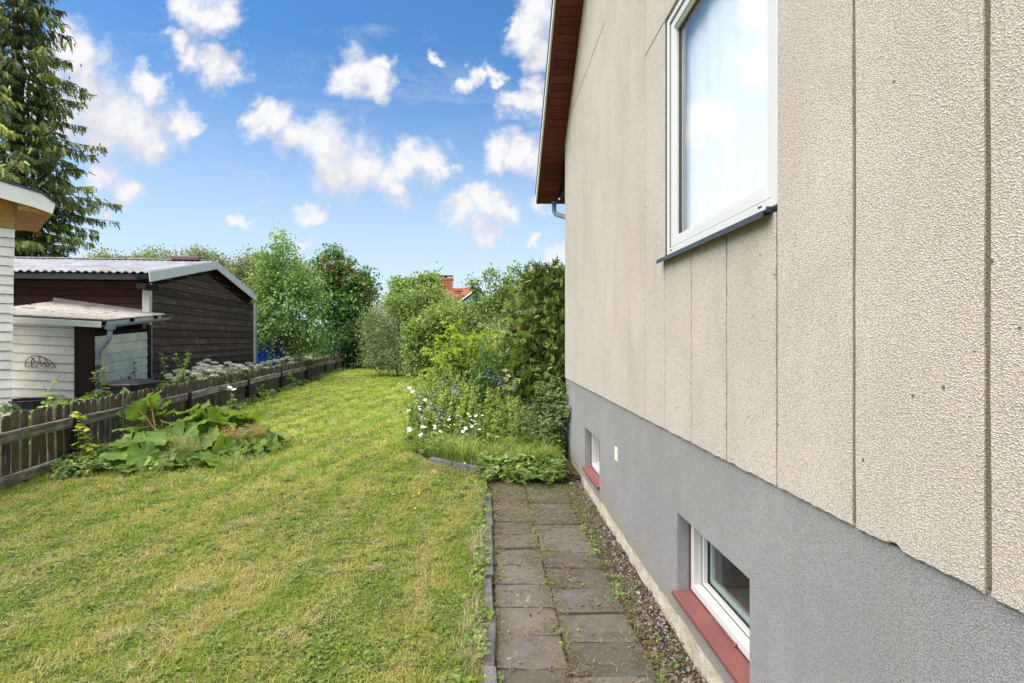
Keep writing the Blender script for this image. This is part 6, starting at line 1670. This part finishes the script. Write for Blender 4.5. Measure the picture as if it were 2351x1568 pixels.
def plume(label, x, y, d, wid, hgt, n, seed):
    r = np.random.default_rng(seed); top = at(x, y, d); base = np.array([top[0], top[1], .02]); t = thing('dry_grass_clump', label, 'dry grass', base); lv = Leaves(); st = Leaves()
    for k in range(n):
        a = base + [r.normal(0, .10), r.normal(0, .10), 0]; q = np.array([top[0] + r.normal(0, wid), top[1] + r.normal(0, wid), top[2] + r.normal(0, hgt)]); C = bez(a, a * .5 + q * .5 + [0, 0, .15], q, 6)
        v = C[1:] - C[:-1]; st.add((np.array([(-.5, 0, 0), (.5, 0, 0), (.4, 1, 0), (-.4, 1, 0)]) * [.02, 1, 1], [(0, 1, 2, 3)]), C[:-1], v, rdir(5, 0, r), np.linalg.norm(v, axis=1), r.random(5))
        m = 26; s = r.uniform(.62, 1, m); i = np.minimum((s * 5).astype(int), 4); p = C[i] + (C[i + 1] - C[i]) * (s * 5 - i)[:, None] + r.normal(0, .028, (m, 3)); lv.add(T_diamond(.35), p, rdir(m, .4, r), rdir(m, 0, r), r.uniform(.009, .022, m), r.random(m))
    lv.build('seed_plumes', L['dry_plume'], t); st.build('stalks', L['dry_plume'], t)
plume('tan dry grass plume over the lawn end of the rhubarb', 590, 985, 9.4, .11, .07, 60, 1)
plume('tan dry grass plume in the middle of the rhubarb patch', 528, 990, 9.0, .10, .05, 40, 2)
plume('thin dry seed stalks low among the front rhubarb leaves', 425, 1015, 8.2, .16, .08, 24, 3)

# ------------------------------------------------------------------ scattered ground cover, one object each
def scatter(name, pts, rot, scale, idx, tint, protos):
    col = bpy.data.collections.new(name + '_kinds')
    for i, me in enumerate(protos): col.objects.link(bpy.data.objects.new(f'{name}_kind_{i:02d}', me))
    N = len(pts); me = bpy.data.meshes.new(name); me.vertices.add(N); me.vertices.foreach_set('co', np.asarray(pts, np.float32).ravel())
    for nm, typ, dat in (('rot', 'FLOAT_VECTOR', rot), ('sc', 'FLOAT', scale), ('kind', 'INT', idx), ('tint', 'FLOAT', tint)):
        a = me.attributes.new(nm, typ, 'POINT'); a.data.foreach_set('vector' if typ == 'FLOAT_VECTOR' else 'value', np.asarray(dat, np.int32 if typ == 'INT' else np.float32).ravel())
    o = bpy.data.objects.new(name, me); link(o); o["kind"] = 'stuff'
    ng = bpy.data.node_groups.new(name, 'GeometryNodeTree'); ng.interface.new_socket('Geometry', in_out='INPUT', socket_type='NodeSocketGeometry'); ng.interface.new_socket('Geometry', in_out='OUTPUT', socket_type='NodeSocketGeometry')
    n, l = ng.nodes, ng.links; gi = n.new('NodeGroupInput'); go = n.new('NodeGroupOutput'); ip = n.new('GeometryNodeInstanceOnPoints'); ci = n.new('GeometryNodeCollectionInfo')
    ci.inputs[0].default_value = col; ci.inputs[1].default_value = True; ci.inputs[2].default_value = True
    def na(nm, dt):
        q = n.new('GeometryNodeInputNamedAttribute'); q.data_type = dt; q.inputs[0].default_value = nm; return q.outputs[0]
    l.new(gi.outputs[0], ip.inputs['Points']); l.new(ci.outputs[0], ip.inputs['Instance']); ip.inputs['Pick Instance'].default_value = True
    l.new(na('kind', 'INT'), ip.inputs['Instance Index']); l.new(na('rot', 'FLOAT_VECTOR'), ip.inputs['Rotation']); l.new(na('sc', 'FLOAT'), ip.inputs['Scale']); l.new(ip.outputs[0], go.inputs[0])
    md = o.modifiers.new('scatter', 'NODES'); md.node_group = ng; return o

def tuft(seed, n, h, rad, w, bend, mat, tl=(0, 1)):
    """blades of a grass tuft, each in two bent steps"""
    r = np.random.default_rng(seed); lv = Leaves()
    for k in range(n):
        a = r.random() * 6.283; b = np.array([math.cos(a), math.sin(a), 0]); p = b * rad * math.sqrt(r.random()); a2 = r.random() * 6.283; o = np.array([math.cos(a2), math.sin(a2), 0]); hh = h * r.uniform(.55, 1.15); bd = bend * r.uniform(.3, 1.3); s = np.array([-o[1], o[0], 0]) * w * r.uniform(.7, 1.3)
        m = p + o * bd * hh * .35 + UP * hh * .6; e = p + o * bd * hh * 1.0 + UP * hh * (1 - .35 * min(bd, 1.6))
        lv.raw([p - s, p + s, m + s * .8, m - s * .8, e], [(0, 1, 2, 3), (3, 2, 4)], np.full(5, r.uniform(*tl)))
    return lv.mesh('grass_tuft', mat)
def cloverbit(seed, n, rad, size, mat, h=.022):
    r = np.random.default_rng(seed); lv = Leaves()
    for k in range(n):
        a = r.random() * 6.283; p = np.array([math.cos(a), math.sin(a), 0]) * rad * math.sqrt(r.random()) + UP * h * r.uniform(.5, 1.3); t = r.random()
        for j in range(3):
            b = j * 2.094 + r.normal(0, .15) + a; lv.add(T_diamond(.52, .12), [p], [[math.cos(b), math.sin(b), r.normal(.05, .2)]], [[r.normal(0, .25), r.normal(0, .25), 1]], [size * r.uniform(.75, 1.2)], [t])
    return lv.mesh('clover_patch', mat)
def strawbit(seed, n, rad, ln, mat, w=.045):
    r = np.random.default_rng(seed); lv = Leaves(); p = np.column_stack([r.normal(0, rad, n), r.normal(0, rad, n), r.uniform(.004, .03, n)]); dv = r.normal(0, 1, (n, 3)) * [1, 1, .12]
    lv.add((np.array([(-.5, 0, 0), (.5, 0, 0), (.3, .5, .06), (-.3, .5, .06), (0, 1, 0)]) * [w, 1, 1], [(0, 1, 2, 3), (3, 2, 4)]), p, dv, [[0, 0, 1]] * n + r.normal(0, .3, (n, 3)), ln * r.uniform(.5, 1.2, n), r.random(n)); return lv.mesh('straw_bits', mat)
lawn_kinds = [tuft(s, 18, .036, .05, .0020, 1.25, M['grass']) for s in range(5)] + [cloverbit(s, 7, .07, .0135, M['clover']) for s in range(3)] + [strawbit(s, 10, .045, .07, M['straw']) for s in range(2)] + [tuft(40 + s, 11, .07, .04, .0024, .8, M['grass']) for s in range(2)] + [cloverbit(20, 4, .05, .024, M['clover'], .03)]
def lawn_points():
    r = np.random.default_rng(101); P, S, K, T_ = [], [], [], []
    bands = [(2.4, 4.2, 900, 1.0), (4.2, 6.5, 560, 1.12), (6.5, 10, 330, 1.35), (10, 16, 170, 1.7), (16, 25, 90, 2.3), (25, 36, 60, 2.8)]
    for y0, y1, dens, s in bands:
        xl0 = -max(y0, y1) * 1.02 - .6; area = (y1 - y0) * (0 - xl0); n = int(area * dens)
        x = r.uniform(xl0, 0, n); y = r.uniform(y0, y1, n)
        lim = -KF - .104 * y + .03
        right = np.where(y < 7.75, -.05, np.vectorize(bed_left)(y) + .08)
        ok = (x > lim) & (x < right); x, y = x[ok], y[ok]; n = len(x)
        # clover and straw come in patches
        pn = np.sin(x * 1.9 + 1.3 * np.sin(y * .9)) * np.sin(y * 1.4 + 1.1 * np.sin(x * 1.2 + 2)) + .5 * np.sin(x * 5 + y * 3) * np.sin(y * 4.3 - x * 2)
        sp = np.sin((x - .1 * y) * 9.2 / 2 + .7 * np.sin(y * .5)) 
        k = r.integers(0, 5, n); u = r.random(n)
        k = np.where(u < .19 + .20 * np.clip(pn, -.5, 1), 5 + r.integers(0, 3, n), k); u = r.random(n)
        k = np.where(u < .045 + .09 * np.clip(sp, 0, 1) * (pn < .2), 8 + r.integers(0, 2, n), k); u = r.random(n)
        k = np.where(u < .05, 10 + r.integers(0, 2, n), k); k = np.where(r.random(n) < .012, 12, k)
        P.append(np.column_stack([x, y, lawn_z(x, y)])); S.append(s * r.uniform(.75, 1.25, n)); K.append(k); T_.append(r.random(n))
    P, S, K, T_ = np.vstack(P), np.concatenate(S), np.concatenate(K), np.concatenate(T_); N = len(P)
    rot = np.column_stack([r.normal(0, .15, N), r.normal(0, .15, N), r.uniform(0, 6.283, N)]); return P, rot, S, K, T_
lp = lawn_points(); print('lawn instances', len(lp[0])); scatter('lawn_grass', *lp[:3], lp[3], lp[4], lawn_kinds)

# heaps of dried cuttings on the lawn
def cuttings():
    r = np.random.default_rng(111); P = []
    for x, y, s in ((325, 1460, .16), (700, 1450, .14), (440, 1360, .10), (100, 1300, .22), (560, 1205, .10), (95, 1190, .0), (730, 1330, .09), (800, 1290, .08), (520, 1155, .10), (655, 1060, .08), (640, 1135, .10), (470, 1120, .12), (540, 1215, .09), (860, 1320, .06), (290, 1400, .10), (30, 1350, .16), (150, 1250, .14), (20, 1460, .14)):
        if s: 
            d = 2 * F / (y - 777) * .985; c = at(x, y, d); n = int(s * 85); u_ = r.normal(0, s * .9, n); q = np.column_stack([c[0] + u_ * .85 + r.normal(0, s * .22, n), c[1] + u_ * .35 + r.normal(0, s * .3, n), np.full(n, .055)]); q[:, 2] = lawn_z(q[:, 0], q[:, 1]) + .022 + r.uniform(0, .012, n); P.append(q)
    P = np.vstack(P); n = len(P); scatter('dry_cuttings', P, np.column_stack([r.normal(0, .2, n), r.normal(0, .2, n), r.uniform(0, 6.28, n)]), r.uniform(.7, 1.2, n), r.integers(0, 3, n), r.random(n), [strawbit(60 + s, 22, .04, .06, M['straw']) for s in range(3)])
cuttings()

# long grass: bed, kerb edges, fence foot
tall_kinds = [tuft(200 + s, 20, .24, .06, .0026, .55, M['tallgrass'], (.1, .9)) for s in range(4)] + [tuft(210 + s, 14, .36, .05, .0028, .7, M['tallgrass'], (.3, 1)) for s in range(2)] + [tuft(220 + s, 16, .15, .05, .0024, .7, M['tallgrass'], (.2, 1)) for s in range(2)] + [tuft(230, 14, .2, .05, .0022, .9, M['straw'], (.2, .9))]
def long_grass():
    r = np.random.default_rng(121); P, S, K = [], [], []
    n = 4600; y = 7.75 + 3.2 * r.random(n) ** 1.2; x = np.vectorize(bed_left)(y) + .02 + r.random(n) * (1.25 - np.vectorize(bed_left)(y)); y0 = np.interp(x, [-.95, -.14, 1.0], [8.5, 7.92, 7.7]); ok = (y > y0) & (x < .98) & ~((x > .95) & (r.random(n) < .8)); x, y = x[ok], y[ok]
    P.append(np.column_stack([x, y, np.full(len(x), .09)])); S.append(r.uniform(.5, 1.2, len(x)) * (1 + .38 * np.sin(x * 6.1 + 1.5 * np.sin(y * 4)) * np.sin(y * 5.3 + x * 2))); K.append(r.choice([0, 1, 2, 3, 4, 5, 7, 8], len(x), p=[.14, .14, .14, .14, .12, .12, .14, .06]))
    # bed edge towards the lawn, further back
    n = 900; y = r.uniform(9, 33, n); x = np.vectorize(bed_left)(y) + r.normal(.12, .14, n); P.append(np.column_stack([x, y, np.full(n, .05)])); S.append(r.uniform(.5, 1.1, n)); K.append(r.integers(0, 8, n))
    # path kerb on the lawn side
    n = 420; y = r.uniform(2.4, 7.0, n); y = y[np.sin(y * 4.1) + .6 * np.sin(y * 9.7 + 1) + r.normal(0, .5, n) > -.1]; n = len(y); x = -.075 - np.abs(r.normal(0, .045, n)); P.append(np.column_stack([x, y, np.full(n, .035)])); S.append(r.uniform(.4, .85, n)); K.append(r.choice([6, 7, 8, 8, 8, 8], n))
    # a few in the path joints
    n = 60; y = r.uniform(2.6, 7.3, n); x = r.choice([.05, .49, 1.02], n) + r.normal(0, .02, n); P.append(np.column_stack([x, y, np.full(n, -.01)])); S.append(r.uniform(.25, .6, n)); K.append(r.choice([6, 7, 8], n))
    # foot of the fence, both sides
    n = 1500; d_ = 5.5 + 30 * r.random(n) ** 1.3; w = r.normal(-.06, .16, n) - .1 * (d_ < 9); q = np.array([FP(KF, a, .03, b) for a, b in zip(d_, w)]); P.append(q); S.append(r.uniform(.4, 1.0, n) * np.where(d_ < 9, .55, 1)); K.append(r.choice([0, 1, 6, 7, 2, 3], n))
    n = 1600; d_ = 5.5 + 26 * r.random(n); w = r.uniform(.1, 1.3, n); q = np.array([FP(KF, a, -.06, b) for a, b in zip(d_, w)]); P.append(q); S.append(r.uniform(.7, 1.6, n)); K.append(r.integers(0, 6, n))
    # rhubarb surroundings
    n = 240; q = np.array([gp(a, b, .03) for a, b in zip(r.uniform(180, 640, n), r.uniform(7.7, 10.2, n))]); q = q[q[:, 0] > -KF - .104 * q[:, 1] + .05]; P.append(q); S.append(r.uniform(.6, 1.2, len(q))); K.append(r.choice([0, 1, 4, 8, 6], len(q)))
    P, S, K = np.vstack(P), np.concatenate(S), np.concatenate(K); n = len(P); scatter('long_grass', P, np.column_stack([r.normal(0, .2, n), r.normal(0, .2, n), r.uniform(0, 6.28, n)]), S, K, r.random(n), tall_kinds)
long_grass()

# leafy ground cover: strawberry-like leaves over the bed kerb, weeds by path and fence
def covers():
    r = np.random.default_rng(131); P, S, K = [], [], []
    kinds = [cloverbit(300 + s, 13, .075, .036, L['mid_leaves'], .06) for s in range(3)] + [cloverbit(310 + s, 10, .07, .032, L['bush_leaves'], .05) for s in range(2)] + [cloverbit(320 + s, 5, .05, .028, L['bright_leaves'], .03) for s in range(2)] + [cloverbit(330, 9, .08, .06, L['dark_leaves'], .05)]
    n = 470; x = r.uniform(-.12, .98, n); y = 7.62 + r.normal(0, .14, n) - .12 * x; z = np.interp(y, [7.2, 7.45, 7.7, 8.1], [.0, .05, .14, .17]) + r.uniform(0, .1, n); P.append(np.column_stack([x, y, z])); S.append(r.uniform(.7, 1.25, n)); K.append(r.choice([0, 1, 2, 3, 4], n))
    n = 200; x = r.uniform(.6, 1.05, n); y = r.uniform(7.6, 9.0, n); P.append(np.column_stack([x, y, .05 + r.uniform(0, .18, n)])); S.append(r.uniform(.6, 1.1, n)); K.append(r.choice([0, 1, 2, 7], n))
    n = 500; y = r.uniform(8.4, 12, n); x = np.vectorize(bed_left)(y) + r.uniform(0, 2.6, n); x = np.minimum(x, 1.1); P.append(np.column_stack([x, y, .1 + r.uniform(0, .25, n)])); S.append(r.uniform(.8, 1.5, n)); K.append(r.choice([0, 1, 2, 3, 4, 7], n))
    n = 130; y = r.uniform(2.4, 7.2, n); x = -.06 - np.abs(r.normal(0, .05, n)) + .07 * (r.random(n) < .25); P.append(np.column_stack([x, y, .05 + r.uniform(0, .06, n)])); S.append(r.uniform(.4, .8, n)); K.append(r.choice([3, 4, 5, 6], n))
    n = 110; y = r.uniform(2.6, 7.4, n); x = r.choice([.07, .49, 1.0, 1.1, 1.0], n) + r.normal(0, .03, n); P.append(np.column_stack([x, y, r.uniform(-.01, .01, n)])); S.append(r.uniform(.2, .5, n)); K.append(r.choice([3, 4, 3, 6], n))
    n = 560; q = np.array([gp(a, b, .05) for a, b in zip(r.uniform(130, 650, n), r.uniform(7.4, 10.3, n))]); front = np.interp(q[:, 0], [-5.9, -5.2, -4.4, -3.9], [7.4, 7.55, 8.1, 8.9]); q = q[(q[:, 0] > -KF - .104 * q[:, 1] + .05) & (q[:, 1] > front) & (q[:, 0] < -3.75)]; q[:, 2] += r.uniform(0, .12, len(q)); P.append(q); S.append(r.uniform(.8, 1.5, len(q))); K.append(r.choice([0, 1, 2, 3, 4, 7], len(q)))
    n = 900; d_ = 8.0 + 27 * r.random(n) ** 1.25; w = -np.abs(r.normal(.05, .13, n)); q = np.array([FP(KF, a, .05, b) for a, b in zip(d_, w)]); q[:, 2] += r.uniform(0, .1, n); P.append(q); S.append(r.uniform(.7, 1.4, n)); K.append(r.choice([0, 1, 3, 4, 5, 7], n))
    n = 700; d_ = 8 + 22 * r.random(n); w = r.uniform(.1, 1.4, n); q = np.array([FP(KF, a, .1, b) for a, b in zip(d_, w)]); q[:, 2] += r.uniform(0, .75, n); P.append(q); S.append(r.uniform(1.2, 2.4, n)); K.append(r.choice([0, 1, 2, 3, 4], n))
    P, S, K = np.vstack(P), np.concatenate(S), np.concatenate(K); n = len(P); scatter('ground_cover', P, np.column_stack([r.normal(0, .35, n), r.normal(0, .35, n), r.uniform(0, 6.28, n)]), S, K, r.random(n), kinds)
covers()

# gravel along the wall and litter on the path
def gravel():
    r = np.random.default_rng(141); protos = []
    for s in range(8):
        rr = np.random.default_rng(500 + s); bm = bmesh.new(); bmesh.ops.create_icosphere(bm, subdivisions=1, radius=1)
        for v in bm.verts: v.co = Vector(np.array(v.co) * (1 + rr.normal(0, .16)) * np.array([1, .8, .62]))
        me = bpy.data.meshes.new('gravel_stone'); bm.to_mesh(me); bm.free(); a = me.attributes.new('tint', 'FLOAT', 'POINT'); a.data.foreach_set('value', np.full(len(me.vertices), s / 7., np.float32)); me.materials.append(M['gravel']); protos.append(me)
    n = 6500; y = 2.2 + 6.6 * r.random(n) ** 1.3; x = r.uniform(1.0, 1.29, n); d = np.exp(-((x - 1.17) / .1) ** 2)
    ok = r.random(n) < .25 + .75 * d; x, y = x[ok], y[ok]; n = len(x); P = [np.column_stack([x, y, -.03 + .012 * np.sin(y * 5) + r.uniform(0, .018, n)])]; S = [np.clip(r.lognormal(-4.75, .32, n), .004, .024)]
    m = 90; P.append(np.column_stack([r.uniform(.08, 1.0, m), r.uniform(2.5, 7.4, m), np.full(m, .008)])); S.append(r.uniform(.005, .013, m))
    m = 26; P.append(np.column_stack([r.uniform(.95, 1.25, m), r.uniform(6.6, 8.2, m), np.full(m, -.005)])); S.append(r.uniform(.02, .05, m))
    P, S = np.vstack(P), np.concatenate(S); n = len(P); scatter('gravel', P, r.uniform(-.5, 6.28, (n, 3)) * [.3, .3, 1], S, r.integers(0, 8, n), r.random(n), protos)
    lit = [strawbit(600 + s, 13, .045, .026, M['litter'], .12) for s in range(4)] + [strawbit(610 + s, 8, .05, .06, M['litter'], .07) for s in range(2)]
    dead = [Leaves().add(T_oval(.3, .12, .3), rr.normal(0, .05, (4, 3)) * [1, 1, .1] + [0, 0, .006], rr.normal(0, 1, (4, 3)) * [1, 1, .1], [[0, 0, 1]] * 4 + rr.normal(0, .3, (4, 3)), rr.uniform(.012, .03, 4), rr.random(4)).mesh('dead_leaf', m_) for s, m_ in ((1, M['litter']), (2, L['mid_leaves']), (3, L['bush_leaves'])) for rr in [np.random.default_rng(700 + s)]]
    n = 9000; y = 2.3 + 5.2 * r.random(n) ** 1.0; x = r.uniform(.04, 1.28, n)
    pn = np.sin(x * 7 + 2 * np.sin(y * 2.1)) * np.sin(y * 5.3 + 1.5 * np.sin(x * 5)) ; edge = np.exp(-((x - .49) / .05) ** 2) + np.exp(-((x - 1.02) / .07) ** 2) + .5 * np.exp(-((x - .06) / .04) ** 2) + np.clip((y - 5.6) / 2, 0, .7) + .5 * np.exp(-(((y - 1.95) / .372 % 1 - .5) / .09) ** 2)
    ok = r.random(n) < np.clip(.04 + .5 * np.clip(pn - .15, 0, 1) + .62 * edge + .2 * (x > 1.0) + .3 * np.clip((y - 5.2) / 2, 0, 1), 0, 1); x, y = x[ok], y[ok]; n = len(x)
    z = np.where(x < 1.0, .004, -.015); k = np.where(r.random(n) < .84, r.integers(0, 4, n), np.where(r.random(n) < .35, r.integers(4, 6, n), 6 + r.integers(0, 3, n)))
    P = [np.column_stack([x, y, z])]; S = [r.uniform(.6, 1.35, n)]; K = [k]
    m = 260; P.append(np.column_stack([r.uniform(.95, 1.27, m), r.uniform(7.4, 9.4, m), .02 + r.uniform(0, .05, m)])); S.append(r.uniform(1.0, 2.2, m)); K.append(r.choice([6, 0, 1, 2], m))
    m = 260; t_ = r.random(m); P.append(np.column_stack([-.25 - 1.1 * t_ + r.normal(0, .1, m), 7.6 + .85 * t_ + r.normal(0, .12, m), np.full(m, .05)])); S.append(r.uniform(.8, 1.6, m)); K.append(r.choice([0, 1, 2, 3, 4], m))
    P, S, K = np.vstack(P), np.concatenate(S), np.concatenate(K); n = len(P); scatter('path_litter', P, np.column_stack([r.normal(0, .1, n), r.normal(0, .1, n), r.uniform(0, 6.28, n)]), S, K, r.random(n), lit + dead)
gravel()
